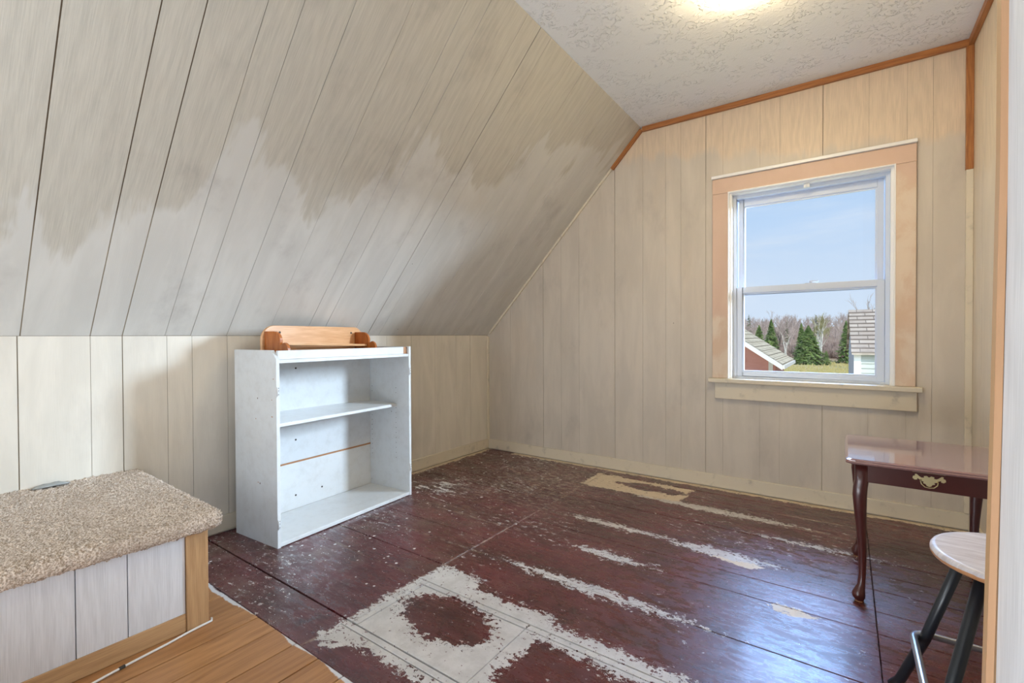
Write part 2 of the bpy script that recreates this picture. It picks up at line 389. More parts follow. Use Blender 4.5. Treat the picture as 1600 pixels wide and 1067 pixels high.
def f_seat(t):
    p = t.obj(); x, y, z = t.xyz(p)
    r = t.m('SQRT', t.add(t.mul(x, x), t.mul(y, y)))
    n = t.noise(t.comb(t.mul(x, 4.0), t.mul(y, 30.0), 0.0), 2.0, 5, 0.7)
    ringm = t.ss(t.m('ABSOLUTE', t.sub(r, 0.055)), 0.006, 0.002)
    top = t.mix(t.ss(n, 0.35, 0.7), (0.50, 0.46, 0.47), (0.70, 0.68, 0.70))
    top = t.mix(t.mul(ringm, 0.6), top, (0.76, 0.76, 0.78))
    edge = t.mix(n, (0.42, 0.19, 0.08), (0.58, 0.30, 0.14))
    k = t.m('GREATER_THAN', t.add(z, t.mul(t.sub(t.noise(p, 25, 3, 0.6), 0.5), 0.008)), 0.4885)
    return dict(c=t.mix(k, edge, top), r=0.4)
M_seat = mat('whitewashed_wood_seat', f_seat)
M_cord = mat('white_cord_sheath', lambda t: dict(c=(0.74, 0.73, 0.72), r=0.4))
M_rag = mat('grey_felt', lambda t: dict(c=t.mix(t.noise(t.pos(), 60, 4, .7), (0.22, 0.23, 0.22), (0.42, 0.43, 0.42)), r=0.95))
M_lampglass = mat('lit_frosted_glass', lambda t: dict(c=(0.9, 0.85, 0.75), r=0.4, e=(1.0, 0.82, 0.50), es=38.0))

# ------------------------------------------------------------------ mesh helpers
def link(o, parent=None):
    C.objects.link(o)
    if parent: o.parent = parent
    return o

def tag(o, label=None, cat=None, group=None, kind=None):
    for k, v in (('label', label), ('category', cat), ('group', group), ('kind', kind)):
        if v: o[k] = v
    return o

def empty(name, loc=(0, 0, 0), rz=0.0, **kw):
    o = bpy.data.objects.new(name, None); C.objects.link(o); o.location = loc; o.rotation_euler = (0, 0, rz)
    o.empty_display_size = 0.1
    return tag(o, **kw)

class MB:
    """collects geometry, builds ONE mesh object; uv in metres"""
    def __init__(s): s.v = []; s.f = []; s.uv = []; s.sm = []
    def face(s, pts, uvs=None, smooth=False):
        b = len(s.v); s.v += [tuple(p) for p in pts]; s.f.append(list(range(b, b + len(pts))))
        s.uv += list(uvs) if uvs else [(0, 0)] * len(pts); s.sm.append(smooth)
        return s
    def prism(s, pts, ext, along):
        """polygon pts extruded by vector ext; uv: v runs along 'along', u across"""
        pts = [Vector(p) for p in pts]; ext = Vector(ext); al = Vector(along).normalized()
        nrm = sum((( pts[i] - pts[0]).cross(pts[i + 1] - pts[0]) for i in range(1, len(pts) - 1)), Vector())
        if nrm.dot(ext) > 0: pts = pts[::-1]
        nrm = -ext.normalized(); ac = al.cross(nrm).normalized()
        uvf = lambda p: (p.dot(ac), p.dot(al))
        back = [p + ext for p in pts]
        s.face(pts, [uvf(p) for p in pts]); s.face(back[::-1], [uvf(p) for p in back[::-1]])
        n = len(pts)
        for i in range(n):
            j = (i + 1) % n; q = [pts[j], pts[i], back[i], back[j]]
            e = ext.length
            s.face(q, [uvf(pts[j]), uvf(pts[i]), (uvf(pts[i])[0] + e, uvf(pts[i])[1]), (uvf(pts[j])[0] + e, uvf(pts[j])[1])])
        return s
    def box(s, a, b, along='z'):
        x0, y0, z0 = a; x1, y1, z1 = b
        P = lambda *c: Vector(c)
        ax = 'xyz'.index(along); o1, o2 = [i for i in range(3) if i != ax]
        fs = [((x0,y0,z0),(x0,y1,z0),(x1,y1,z0),(x1,y0,z0)), ((x0,y0,z1),(x1,y0,z1),(x1,y1,z1),(x0,y1,z1)),
              ((x0,y0,z0),(x1,y0,z0),(x1,y0,z1),(x0,y0,z1)), ((x1,y1,z0),(x0,y1,z0),(x0,y1,z1),(x1,y1,z1)),
              ((x0,y1,z0),(x0,y0,z0),(x0,y0,z1),(x0,y1,z1)), ((x1,y0,z0),(x1,y1,z0),(x1,y1,z1),(x1,y0,z1))]
        for f in fs: s.face(f, [(p[o1] + p[o2], p[ax]) for p in f])
        return s
    def tube(s, pts, r, n=10, caps=True, smooth=True):
        pts = [Vector(p) for p in pts]; rs = r if isinstance(r, (list, tuple)) else [r] * len(pts)
        b = len(s.v); prev = None
        for i, p in enumerate(pts):
            d = (pts[min(i + 1, len(pts) - 1)] - pts[max(i - 1, 0)]).normalized()
            if prev is None:
                a = Vector((0, 0, 1)) if abs(d.z) < 0.9 else Vector((1, 0, 0)); prev = d.cross(a).normalized()
            prev = (prev - d * prev.dot(d)).normalized(); q = d.cross(prev)
            for k in range(n):
                an = 2 * math.pi * k / n; s.v.append(tuple(p + (prev * math.cos(an) + q * math.sin(an)) * rs[i]))
        for i in range(len(pts) - 1):
            for k in range(n):
                k2 = (k + 1) % n
                s.f.append([b + i * n + k, b + i * n + k2, b + (i + 1) * n + k2, b + (i + 1) * n + k]); s.sm.append(smooth)
                s.uv += [(k * r_ * 6 / n, 0) for r_ in (0.01,) * 4]
        if caps:
            for base, rev in ((b, True), (b + (len(pts) - 1) * n, False)):
                f = list(range(base, base + n)); s.f.append(f[::-1] if rev else f); s.sm.append(False); s.uv += [(0, 0)] * n
        return s
    def loft(s, rings, smooth=True, caps=True):
        n = len(rings[0]); b = len(s.v)
        for r in rings: s.v += [tuple(p) for p in r]
        for i in range(len(rings) - 1):
            for k in range(n):
                k2 = (k + 1) % n
                s.f.append([b + i * n + k, b + i * n + k2, b + (i + 1) * n + k2, b + (i + 1) * n + k]); s.sm.append(smooth); s.uv += [(0, 0)] * 4
        if caps:
            f = list(range(b, b + n)); s.f.append(f[::-1]); s.sm.append(False); s.uv += [(0, 0)] * n
            f = list(range(b + (len(rings) - 1) * n, b + len(rings) * n)); s.f.append(f); s.sm.append(False); s.uv += [(0, 0)] * n
        return s
    def build(s, name, m, parent=None, bevel=0.0, seg=2):
        me = bpy.data.meshes.new(name); me.from_pydata(s.v, [], s.f)
        ul = me.uv_layers.new(name='UVMap')
        ul.data.foreach_set('uv', [c for uv in s.uv for c in uv])
        me.polygons.foreach_set('use_smooth', s.sm)
        me.materials.append(m); me.update()
        o = bpy.data.objects.new(name, me); link(o, parent)
        if bevel:
            bm = bmesh.new(); bm.from_mesh(me); bmesh.ops.remove_doubles(bm, verts=bm.verts, dist=1e-5); 
            bmesh.ops.recalc_face_normals(bm, faces=bm.faces); bm.to_mesh(me); bm.free()
            b = o.modifiers.new('bevel', 'BEVEL'); b.width = bevel; b.segments = seg; b.limit_method = 'ANGLE'
        return o

def struct(o): o['kind'] = 'structure'; return o

# ------------------------------------------------------------------ floor
fl = struct(MB().box((-0.15, -4.75, -0.12), (3.25, 0.14, -0.021), 'x').build('floor', M_back))
rows = [0.0, -0.135, -0.285, -0.46, -0.675, -0.968, -1.145, -1.303, -1.61, -1.93, -2.275, -2.452]
for i in range(len(rows) - 1):
    y1, y0 = rows[i], rows[i + 1]
    cuts = [0.0, 1.172, 2.694, W]
    if i == 9: cuts = [0.0, 1.195, 1.222, 1.715, 2.694, W]
    for j in range(len(cuts) - 1):
        x0, x1 = cuts[j], cuts[j + 1]
        ys = [(y0, y1)]
        if j == 0 and i in (4, 7, 8): ys = [(y0, (y0 + y1) / 2 - 0.02), ((y0 + y1) / 2 - 0.02, y1)]
        if j == len(cuts) - 2 and i in (4, 7): ys = [(y0, (y0 + y1) / 2), ((y0 + y1) / 2, y1)]
        if j >= 1 and i == 9: ys = [(y0, -1.958), (-1.958, y1)]
        if j >= 1 and i == 10: ys = [(y0, -2.304), (-2.304, y1)]
        for a, b in ys:
            dz = rnd.uniform(-0.0010, 0.0006); g = rnd.uniform(0.0014, 0.0024)
            MB().box((x0 + g * .7, a + g, -0.022), (x1 - g * .7, b - g - (0.0022 if b == -2.275 else 0.0), dz), 'x').build('floorboard', M_floor, fl, bevel=0.0012, seg=1)
xs = [0.0, 0.13, 0.26, 0.385, 0.51, 0.64, 0.772, 0.897, 1.016, 1.145, 1.27, 1.40, 1.53, 1.65, 1.78, 1.91, 2.04, 2.17, 2.30, 2.43, 2.56, 2.69, 2.82, 2.95, W]
for i in range(len(xs) - 1):
    joint = -3.0 - 0.37 * ((i * 7) % 4)
    for a, b in ((-2.452, joint), (joint, -4.65)):
        MB().box((xs[i] + 0.0025, b + 0.001, -0.022), (xs[i + 1] - 0.0025, a - 0.001, rnd.uniform(-0.0008, 0.0004)), 'y').build('pine_floorboard', M_pine, fl, bevel=0.0012, seg=1)

# ------------------------------------------------------------------ far (window) wall
topz = lambda x: min(H, K + x * (H - K) / S)
WX0, WX1, WZ0, WZ1 = 1.988, 2.816, 0.705, 1.920       # rough opening
T = 0.0032
wf = MB()
def wallpoly(xa, xb, za, zb=None):
    pts = [(xa, za), (xb, za)]
    if zb is None:
        pts += [(xb, topz(xb))]
        if xa < S < xb: pts += [(S, H)]
        pts += [(xa, topz(xa))]
    else: pts += [(xb, zb), (xa, zb)]
    return pts
for xa, xb, za, zb in ((-0.15, 0.0, -0.1, 1.2), (0.0, WX0, -0.1, None), (WX0, WX1, -0.1, WZ0), (WX0, WX1, WZ1, None), (WX1, 3.27, -0.1, None)):
    pts = wallpoly(xa, xb, za, zb)
    wf.prism([(x, T, z) for x, z in pts], (0, 0.14, 0), (0, 0, 1))
wall_far = struct(wf.build('wall_far', M_gfar))
seams = [0.0, 0.25, 0.582, 0.75, 0.909, 1.206, 1.418, 1.581, 1.685, 1.846, 1.952, 2.166, 2.274, 2.491, 2.704, 2.867, 2.971, W]
bold = {1.206, 1.846, 0.582, 2.491}
for i in range(len(seams) - 1):
    xa, xb = seams[i], seams[i + 1]
    ga = 0.0016 if xa in bold else 0.0005; gb = 0.0016 if xb in bold else 0.0005
    xa += ga; xb -= gb
    segs = []
    if xb < WX0 or xa > WX1: segs = [(xa, xb, 0.0, None)]
    else:
        if xa < WX0: segs += [(xa, WX0, 0.0, None)]; xm = WX0
        else: xm = xa
        if xb > WX1: segs += [(WX1, xb, 0.0, None)]; xn = WX1
        else: xn = xb
        segs += [(xm, xn, 0.0, WZ0), (xm, xn, WZ1, None)]
    if len(segs) > 2:                                  # a plank notched round the opening stays one piece
        pm = MB()
        for a, b, c, d in segs: pm.prism([(x, 0, z) for x, z in wallpoly(a, b, c, d)], (0, T, 0), (0, 0, 1))
        pm.build('plank', M_far, wall_far)
    else:
        for a, b, c, d in segs:
            MB().prism([(x, 0, z) for x, z in wallpoly(a, b, c, d)], (0, T, 0), (0, 0, 1)).build('plank', M_far, wall_far)

# ------------------------------------------------------------------ knee wall (left)
ks = [-4.65, -4.40, -4.13, -3.84, -3.60, -3.36, -3.13, -2.916, -2.701, -2.593, -2.426, -2.322, -2.162, -1.922, -1.704, -1.594, -1.347, -1.265, -1.13, -0.94, -0.903, -0.66, -0.42, -0.24, 0.0]
ks.remove(-0.94)
wall_left = struct(MB().box((-0.14, -4.75, -0.1), (-T, 0.0, K + 0.10)).build('wall_left', M_gknee))
kb = {-3.84, -2.593, -1.347, -2.916, -0.24}
for a, b in zip(ks[:-1], ks[1:]):
    ga = 0.0018 if a in kb else 0.0009; gb = 0.0018 if b in kb else 0.0009
    MB().box((-T, a + ga, 0.0), (0.0, b - gb, K - 0.002)).build('plank', M_knee, wall_left)

# ------------------------------------------------------------------ sloped wall
nrm = Vector((-(H - K), 0, S)).normalized()
sdir = Vector((S, 0, H - K)).normalized(); L = math.hypot(S, H - K)
sp = lambda l, y, d=0.0: Vector((0, y, K)) + sdir * l + nrm * d
wall_slope = struct(MB().prism([sp(0, -4.75, T), sp(L + .02, -4.75, T), sp(L + .02, 0.006, T), sp(0, 0.006, T)], nrm * 0.1, sdir).build('wall_slope', M_gslope))
SK = -0.055
ss_ = [-4.60, -4.36, -4.10, -3.84, -3.60, -3.36, -3.13, -2.908, -2.701, -2.593, -2.434, -2.328, -2.165, -1.958, -1.738, -1.630, -1.41, -1.296, -1.20, -0.978, -0.845, -0.658, -0.44, -0.28, -0.18, 0.0]
sb = {-3.84, -2.593, -1.296, -2.908, -2.701}
for i, (a, b) in enumerate(zip(ss_[:-1], ss_[1:])):
    ga = 0.0020 if a in sb else 0.0010; gb = 0.0020 if b in sb else 0.0010
    sk0 = SK; sk1 = SK if b < -0.01 else 0.0
    dz = rnd.uniform(-0.0006, 0.0012)
    MB().prism([sp(0, a + ga, dz), sp(0, b - gb, dz), sp(L - .002, b - gb + sk1, dz), sp(L - .002, a + ga + sk0, dz)], nrm * T, sdir).build('plank', M_slope, wall_slope)

# ------------------------------------------------------------------ ceiling, right wall, partition, rear wall
ceil = struct(MB().box((S - 0.05, -4.75, H), (3.27, 0.14, H + 0.12), 'x').build('ceiling', M_ceil))
wall_right = struct(MB().box((W + T, -4.75, -0.1), (W + 0.14, 0.1, H)).build('wall_right', M_back))
rs = [0.0, -0.20, -0.43, -0.62, -0.83, -1.04, -1.22, -1.45, -1.66, -1.87, -2.09, -2.31, -2.52]
for a, b in zip(rs[1:], rs[:-1]):
    MB().box((W, a + 0.0012, 0.0), (W + T, b - 0.0012, H - 0.002)).build('plank', M_right, wall_right)
PX, PY = 2.7470, -2.553
bow = lambda z: -0.0095 * min(1.0, max(0.0, (1.10 - z) / 0.55))
wall_partition = struct(MB().box((PX + 0.012, -4.70, -0.0), (W + T, PY, H)).build('wall_partition', M_back))
ps = [-4.6, -4.3, -4.0, -3.72, -3.45, -3.2, -2.98, -2.76, PY]
for a, b in zip(ps[:-1], ps[1:]):
    pm = MB(); pz = [0.0, 0.3, 0.55, 0.8, 1.1, 1.6, 2.0, H - .002]
    for za, zb in zip(pz[:-1], pz[1:]):
        ba, bb_ = bow(za) * .72, bow(zb) * .72; y0_, y1_ = a + .0012, b - .0012
        pm.face([(PX + ba, y1_, za), (PX + bb_, y1_, zb), (PX + bb_, y0_, zb), (PX + ba, y0_, za)][::-1], [(y1_, za), (y1_, zb), (y0_, zb), (y0_, za)][::-1])
        for yy in (y0_, y1_): pm.face([(PX + ba, yy, za), (PX + bb_, yy, zb), (PX + .012, yy, zb), (PX + .012, yy, za)], [(0, za), (0, zb), (.01, zb), (.01, za)])
    pm.build('plank', M_part, wall_partition)
wall_rear = struct(MB().box((-0.15, -4.75, -0.1), (3.27, -4.65, H)).build('wall_rear', M_knee))

# corner board of the partition: light pine edge towards the room, brown face, dark gap; bowed a little
def bowed(name, x_of, y0, y1, th, m):
    zs = [0.0, 0.3, 0.6, 0.9, 1.2, 1.6, 2.0, H]; mb = MB(); rings = []
    for z in zs:
        x = x_of(z); rings.append([(x, y0, z), (x + th, y0, z), (x + th, y1, z), (x, y1, z)])
    mb.loft(rings, smooth=False)
    return struct(mb.build(name, m))
trim_edge = bowed('trim_1', lambda z: 2.7412 + bow(z), -2.5555, -2.5535, 0.0062, M_trim2)
trim_jamb = bowed('trim_2', lambda z: 2.7412 + bow(z), -2.5534, -2.537, 0.080, M_pinetrim)

# ------------------------------------------------------------------ trims and baseboards
def trimbox(name, a, b, m, along, bevel=0.0015): return struct(MB().box(a, b, along).build(name, m, bevel=bevel))
trimbox('trim_3', (S + 0.01, -0.022, H - 0.034), (W, -0.0005, H - 0.0005), M_trim, 'x')
trimbox('trim_4', (W - 0.022, -2.50, H - 0.034), (W - 0.0005, -0.0225, H - 0.0005), M_trim, 'y')
t5 = MB(); a = sp((H - 1.0 - 0.0) * 0 + 1.72, -0.02); b = sp(L - 0.012, -0.02)
l0, l1 = 1.705, L - 0.012
t5.prism([sp(l0, -0.020, -0.0005), sp(l1, -0.020, -0.0005), sp(l1, -0.020, -0.026), sp(l0, -0.020, -0.026)], (0, 0.0195, 0), sdir)
struct(t5.build('trim_5', M_trim))
t6 = MB(); t6.prism([sp(0.03, -0.014, -0.0005), sp(l0 - .001, -0.014, -0.0005), sp(l0 - .001, -0.014, -0.016), sp(0.03, -0.014, -0.016)], (0, 0.0135, 0), sdir)
struct(t6.build('trim_6', M_cream))
trimbox('trim_7', (W - 0.030, -0.020, 1.83), (W - 0.0005, -0.0005, H - 0.035), M_trim, 'z')
trimbox('trim_8', (W - 0.028, -0.019, 0.092), (W - 0.0005, -0.0005, 1.829), M_cream, 'z')
trimbox('trim_9', (0.0005, -0.018, 0.09), (0.018, -0.0005, K - 0.012), M_cream, 'z')
trimbox('baseboard_far', (0.014, -0.013, 0.007), (W - 0.0005, -0.0005, 0.089), M_cream, 'x', 0.003)
trimbox('baseboard_left', (0.0005, -2.53, 0.007), (0.013, -0.0005, 0.089), M_cream, 'y', 0.003)
trimbox('baseboard_right', (W - 0.013, -2.50, 0.007), (W - 0.0005, -0.0135, 0.089), M_cream, 'y', 0.003)

# ------------------------------------------------------------------ window
win = MB()
FY0, FY1 = 0.045, 0.135          # vinyl frame depth range
# jamb liner boards in the opening
win.box((WX0, 0.0, WZ0), (WX0 + 0.016, FY1, WZ1)); win.box((WX1 - 0.016, 0.0, WZ0), (WX1, FY1, WZ1))
win.box((WX0 + .016, 0.0, WZ1 - 0.018), (WX1 - .016, FY1, WZ1), 'x'); win.box((WX0 + .016, 0.0, WZ0), (WX1 - .016, FY1, WZ0 + 0.008), 'x')
window = struct(win.build('window_1', M_white))
ax0, ax1, az0, az1 = WX0 + 0.016, WX1 - 0.016, WZ0 + 0.008, WZ1 - 0.018
fr = MB()
fr.box((ax0, FY0, az0), (ax0 + 0.020, FY1, az1)); fr.box((ax1 - 0.020, FY0, az0), (ax1, FY1, az1))
fr.box((ax0 + .020, FY0, az1 - 0.022), (ax1 - .020, FY1, az1), 'x'); fr.box((ax0 + .020, FY0, az0), (ax1 - .020, FY1, az0 + 0.022), 'x')
fr.build('vinyl_frame', M_vinyl, window, bevel=0.0015)
def sash(x0, x1, z0, z1, y0, y1, st, rt_, rb):
    m = MB(); m.box((x0, y0, z0), (x0 + st, y1, z1)); m.box((x1 - st, y0, z0), (x1, y1, z1))
    m.box((x0 + st, y0, z1 - rt_), (x1 - st, y1, z1), 'x'); m.box((x0 + st, y0, z0), (x1 - st, y1, z0 + rb), 'x')
    # glazing bead, stepped back
    o = m.build('sash', M_vinyl, window, bevel=0.002)
    g = MB(); ym = (y0 + y1) / 2; gb = 0.008
    for q in (((x0 + st, y0 + .008, z0 + rb), (x0 + st + gb, y1 - .004, z1 - rt_)), ((x1 - st - gb, y0 + .008, z0 + rb), (x1 - st, y1 - .004, z1 - rt_)),
              ((x0 + st + gb, y0 + .008, z1 - rt_ - gb), (x1 - st - gb, y1 - .004, z1 - rt_)), ((x0 + st + gb, y0 + .008, z0 + rb), (x1 - st - gb, y1 - .004, z0 + rb + gb))):
        g.box(*q)
    g.build('glazing_bead', M_vinyl, o)
    p = MB(); p.box((x0 + st + .002, ym - .002, z0 + rb + .002), (x1 - st - .002, ym + .002, z1 - rt_ - .002)); p.build('pane', M_glass, o)
    return o
sx0, sx1 = ax0 + 0.021, ax1 - 0.021
up_s = sash(sx0 + .004, sx1 - .004, 1.262, az1 - 0.023, 0.088, 0.118, 0.030, 0.042, 0.036)
lo_s = sash(sx0, sx1, az0 + 0.023, 1.308, 0.052, 0.084, 0.034, 0.036, 0.030)
lk = MB(); lk.box((2.40, 0.056, 1.3085), (2.46, 0.080, 1.314)); lk.tube([(2.43, 0.068, 1.314), (2.43, 0.068, 1.326)], 0.011, 12); lk.box((2.43, 0.062, 1.320), (2.468, 0.072, 1.327))
lk.build('sash_lock', M_vinyl, window)
kp = MB(); kp.box((2.395, 0.018, az1 - 0.022), (2.425, 0.032, az1 - 0.001)); kp.tube([(2.41, 0.016, az1 - .014), (2.41, 0.004, az1 - .016)], 0.004, 8)
kp.build('shade_clip', M_white, window)
cs = MB()
cs.box((1.890, -0.018, 0.722), (WX0, -0.0005, 1.915)); cs.box((WX1, -0.018, 0.722), (2.905, -0.0005, 1.915)); cs.box((1.890, -0.018, 1.9155), (2.905, -0.0005, 2.012), 'x')
cs.build('casing', M_casing, window, bevel=0.0025)
bd = MB()
bd.box((WX0 - 0.004, -0.022, 0.723), (WX0 + 0.003, 0.002, 1.919)); bd.box((WX1 - 0.003, -0.022, 0.723), (WX1 + 0.004, 0.002, 1.919)); bd.box((WX0 + .003, -0.022, 1.912), (WX1 - .003, 0.002, 1.919), 'x')
bd.build('inner_bead', M_white, window)
hd = MB(); hd.box((1.886, -0.034, 2.0125), (2.908, -0.0005, 2.032), 'x'); hd.build('head_ledge', M_white, window, bevel=0.004)
st_ = MB(); st_.box((1.868, -0.042, 0.694), (2.932, -0.0005, 0.7215), 'x'); st_.box((WX0 + .001, -0.0004, 0.7055), (WX1 - .001, 0.047, 0.7215), 'x')
st_.build('sill', M_cream, window, bevel=0.004)
ap = MB(); ap.box((1.905, -0.020, 0.590), (2.911, -0.0005, 0.6935), 'x'); ap.build('apron', M_cream, window, bevel=0.003)

# ------------------------------------------------------------------ carpeted step (boxed bench)
bench = empty('carpeted_step', (0.0, -2.57, 0.0), label='low boxed step with tan carpet top and whitewashed panel front along the knee wall', cat='step')
BX = 0.78
yb0, yb1 = -4.30 + 2.57, 0.0
MB().box((0.002, yb0, 0.002), (BX - 0.012, yb1 - 0.004, 0.33)).build('body', M_bench, bench)
MB().box((BX - 0.0115, yb0, 0.001), (BX + 0.002, -0.0655, 0.062), 'y').build('bottom_rail', M_pinetrim, bench, bevel=0.002)
MB().box((BX - 0.0115, -0.065, 0.001), (BX + 0.006, 0.002, 0.334)).build('corner_post', M_pinetrim, bench, bevel=0.002)
ys = [-0.066, -0.223, -0.345, -0.60, -0.85, -1.08, -1.33, -1.58, yb0]
for a, b in zip(ys[1:], ys[:-1]):
    MB().box((BX - 0.0115, a + 0.0014, 0.0625), (BX - 0.001, b - 0.0014, 0.334)).build('panel', M_bench, bench)
MB().box((0.02, -0.0035, 0.002), (BX - 0.013, 0.006, 0.33)).build('end_panel', M_bench, bench)

def carpet():
    lx, ly, lz = 0.83, 1.80, 0.062; r = 0.028
    st = 0.0052
    nx, ny, nz = int(lx / st), int(ly / st), 12
    V = []; F = []
    def grid(fn, nu, nv, flip=False):
        base = sum(len(a) for a in V)
        u, v = np.meshgrid(np.linspace(0, 1, nu + 1), np.linspace(0, 1, nv + 1), indexing='ij')
        V.append(np.stack(fn(u.ravel(), v.ravel()), 1))
        i, j = np.meshgrid(np.arange(nu), np.arange(nv), indexing='ij'); i = i.ravel(); j = j.ravel()
        q = np.stack([base + i * (nv + 1) + j, base + (i + 1) * (nv + 1) + j, base + (i + 1) * (nv + 1) + j + 1, base + i * (nv + 1) + j + 1], 1)
        F.append(q[:, ::-1] if flip else q)
    z1 = lambda u: 0 * u + lz; z0 = lambda u: 0 * u
    grid(lambda u, v: (u * lx, -ly + v * ly, z1(u)), nx, ny)
    grid(lambda u, v: (u * 0 + lx, -ly + v * ly, (1 - u) * lz), nz, ny)
    grid(lambda u, v: (u * lx, v * 0, (1 - v) * lz), nx, nz)
    grid(lambda u, v: (lx - .06 + u * .06, -ly + v * ly, z0(u)), 10, ny, True)
    P = np.concatenate(V); F = np.concatenate(F)
    # round the exposed edges (front and right end)
    cx = np.minimum(P[:, 0], lx - r); cy = np.minimum(P[:, 1], -r); cz = np.clip(P[:, 2], r, lz - r)
    d = P - np.stack([cx, cy, cz], 1); n = np.linalg.norm(d, axis=1); k = n > 1e-6
    N = np.zeros_like(P); N[k] = d[k] / n[k][:, None]
    edge = k & ((P[:, 0] > lx - r) | (P[:, 1] > -r))
    P[edge] = np.stack([cx, cy, cz], 1)[edge] + N[edge] * r
    key = np.round(P * 20000).astype(np.int64)
    _, first, inv = np.unique(key, axis=0, return_index=True, return_inverse=True); inv = inv.ravel()
    P = P[first]; N = N[first]; F = inv[F]
    rg = np.random.RandomState(3)
    amp = rg.normal(0, 0.0023, len(P))
    P = P + N * amp[:, None] + rg.normal(0, 0.0009, P.shape)
    P[:, 2] += 0.0015 * np.sin(P[:, 0] * 17) * np.sin(P[:, 1] * 11)
    P[:, 2] += 0.336 + np.where(P[:, 2] > lz * .3, (1 - P[:, 0] / lx) * 0.012, 0)
    me = bpy.data.meshes.new('carpet'); me.from_pydata(P.tolist(), [], F.tolist()); me.materials.append(M_carpet)
    me.polygons.foreach_set('use_smooth', [True] * len(me.polygons)); me.update()
    o = bpy.data.objects.new('carpet', me); link(o, bench); o.location = (0.001, 0.038, 0)
    return o
carpet()

# grey scrap at the back of the carpet
rag = MB(); rings = []
for k, (yy, hw, hh) in enumerate([(-2.885, .008, .003), (-2.872, .020, .008), (-2.85, .026, .013), (-2.832, .022, .011), (-2.815, .026, .014), (-2.795, .018, .008), (-2.78, .006, .003)]):
    rings.append([(0.036 + hw * math.cos(a_), yy + 0.004 * math.sin(3 * a_ + k), 0.4125 + hh * 0.6 * (0.9 + 0.9 * math.sin(a_)) * (0.85 + .15 * math.sin(5 * a_))) for a_ in [i * 2 * math.pi / 12 for i in range(12)]])
rg_o = rag.loft(rings).build('felt_scrap', M_rag); tag(rg_o, 'small crumpled grey scrap lying on the carpet against the wall', 'scrap')

# white cord along the foot of the step
cpts = [(0.775, -2.556), (0.792, -2.562), (0.795, -2.60), (0.800, -2.64), (0.812, -2.70), (0.822, -2.78), (0.834, -2.86), (0.848, -2.93), (0.856, -3.05), (0.850, -3.2), (0.852, -3.4), (0.85, -3.7)]
cd = MB().tube([(x, y, 0.0048) for x, y in cpts], 0.0038, 8).build('power_cord', M_cord)
tag(cd, 'thin white cord lying on the floor along the foot of the carpeted step', 'cord')
mst = MB(); mst.tube([(0.826, -2.815, 0.0048), (0.829, -2.83, 0.0048)], 0.0052, 8); mst.build('cord_clip', M_hole, cd)

# ------------------------------------------------------------------ white cabinet
ang = math.atan2(0.059, 0.889)
cab = empty('open_cabinet', (0.425, -2.132, 0.0), ang + math.pi / 2, label='white painted open-front cabinet with one inner shelf standing on the red floor', cat='cabinet')
# local frame: +x = along the front (towards the window wall), +y = into the cabinet depth (towards knee wall)
CW, CD, CH, TH = 0.892, 0.362, 0.938, 0.017
def cpart(name, a, b, m=M_cab, along='z', bevel=0.0012): return MB().box(a, b, along).build(name, m, cab, bevel=bevel)
def side(x0):
    m = MB(); m.prism([(x0, 0, 0), (x0, CD, 0), (x0, CD, CH), (x0, 0.040, CH), (x0, 0, 0.896)], (TH, 0, 0), (0, 0, 1))
    return m.build('side_panel', M_cab, cab, bevel=0.0012)
def side_r(x0):
    m = MB(); m.prism([(x0, 0, 0), (x0, CD, 0), (x0, CD, CH), (x0, 0, CH)], (TH, 0, 0), (0, 0, 1))
    return m.build('side_panel', M_cab, cab, bevel=0.0012)
sl = side(0.0); sr = side_r(CW - TH)
cpart('top_panel', (TH, 0.004, 0.876), (CW - TH, CD - 0.008, 0.893), along='x')
cpart('front_rail', (TH, 0.012, 0.8935), (CW - TH - 0.034, 0.028, 0.936), along='x')
cpart('corner_block', (CW - TH - 0.033, 0.016, 0.8935), (CW - TH - 0.001, 0.030, 0.936), M_batten)
cpart('bottom_panel', (TH, 0.002, 0.003), (CW - TH, CD - 0.008, 0.022), along='x')
cpart('back_panel', (TH, CD - 0.0075, 0.022), (CW - TH, CD - 0.001, 0.284), along='x')
cpart('back_panel', (TH, CD - 0.0075, 0.294), (CW - TH, CD - 0.001, 0.876), along='x')
cpart('joining_strip', (TH, CD - 0.0095, 0.2845), (CW - TH, CD - 0.002, 0.2935), M_batten, 'x', 0)
m = MB(); m.prism([(TH + .001, 0.020, 0.586), (CW - TH - .001, 0.105, 0.572), (CW - TH - .001, CD - 0.010, 0.580), (TH + .001, CD - 0.010, 0.595)], (0, 0, -0.016), (1, 0, 0))
m.build('shelf', M_cab, cab, bevel=0.001)
def disc(mb, c, ax, r, n=8, th=0.0008):
    c = Vector(c); A = {'x': (Vector((0, 1, 0)), Vector((0, 0, 1)), Vector((1, 0, 0))), 'y': (Vector((1, 0, 0)), Vector((0, 0, 1)), Vector((0, 1, 0)))}[ax]
    pts = [c + A[0] * r * math.cos(i * 2 * math.pi / n) + A[1] * r * math.sin(i * 2 * math.pi / n) for i in range(n)]
    mb.prism(pts, A[2] * th, (0, 0, 1))
ph = MB()
for xx, sgn in ((CW - TH - 0.0006, 1),):
    for yy in (0.115, 0.335):
        for k in range(17):
            z = 0.225 + k * 0.032
            if 0.55 < z < 0.61 or z > 0.70: continue
            disc(ph, (xx, yy, z), 'x', 0.0024, 6)
tag(ph.build('pin_holes', M_hole, cab), kind='stuff')
for (xx, z) in ((0.335, 0.823), (0.331, 0.415), (0.328, 0.099), (0.50, 0.10)):
    s_ = MB(); disc(s_, (xx, CD - 0.0088, z), 'y', 0.0055, 10, 0.001); s_.build('screw', M_hole, cab)
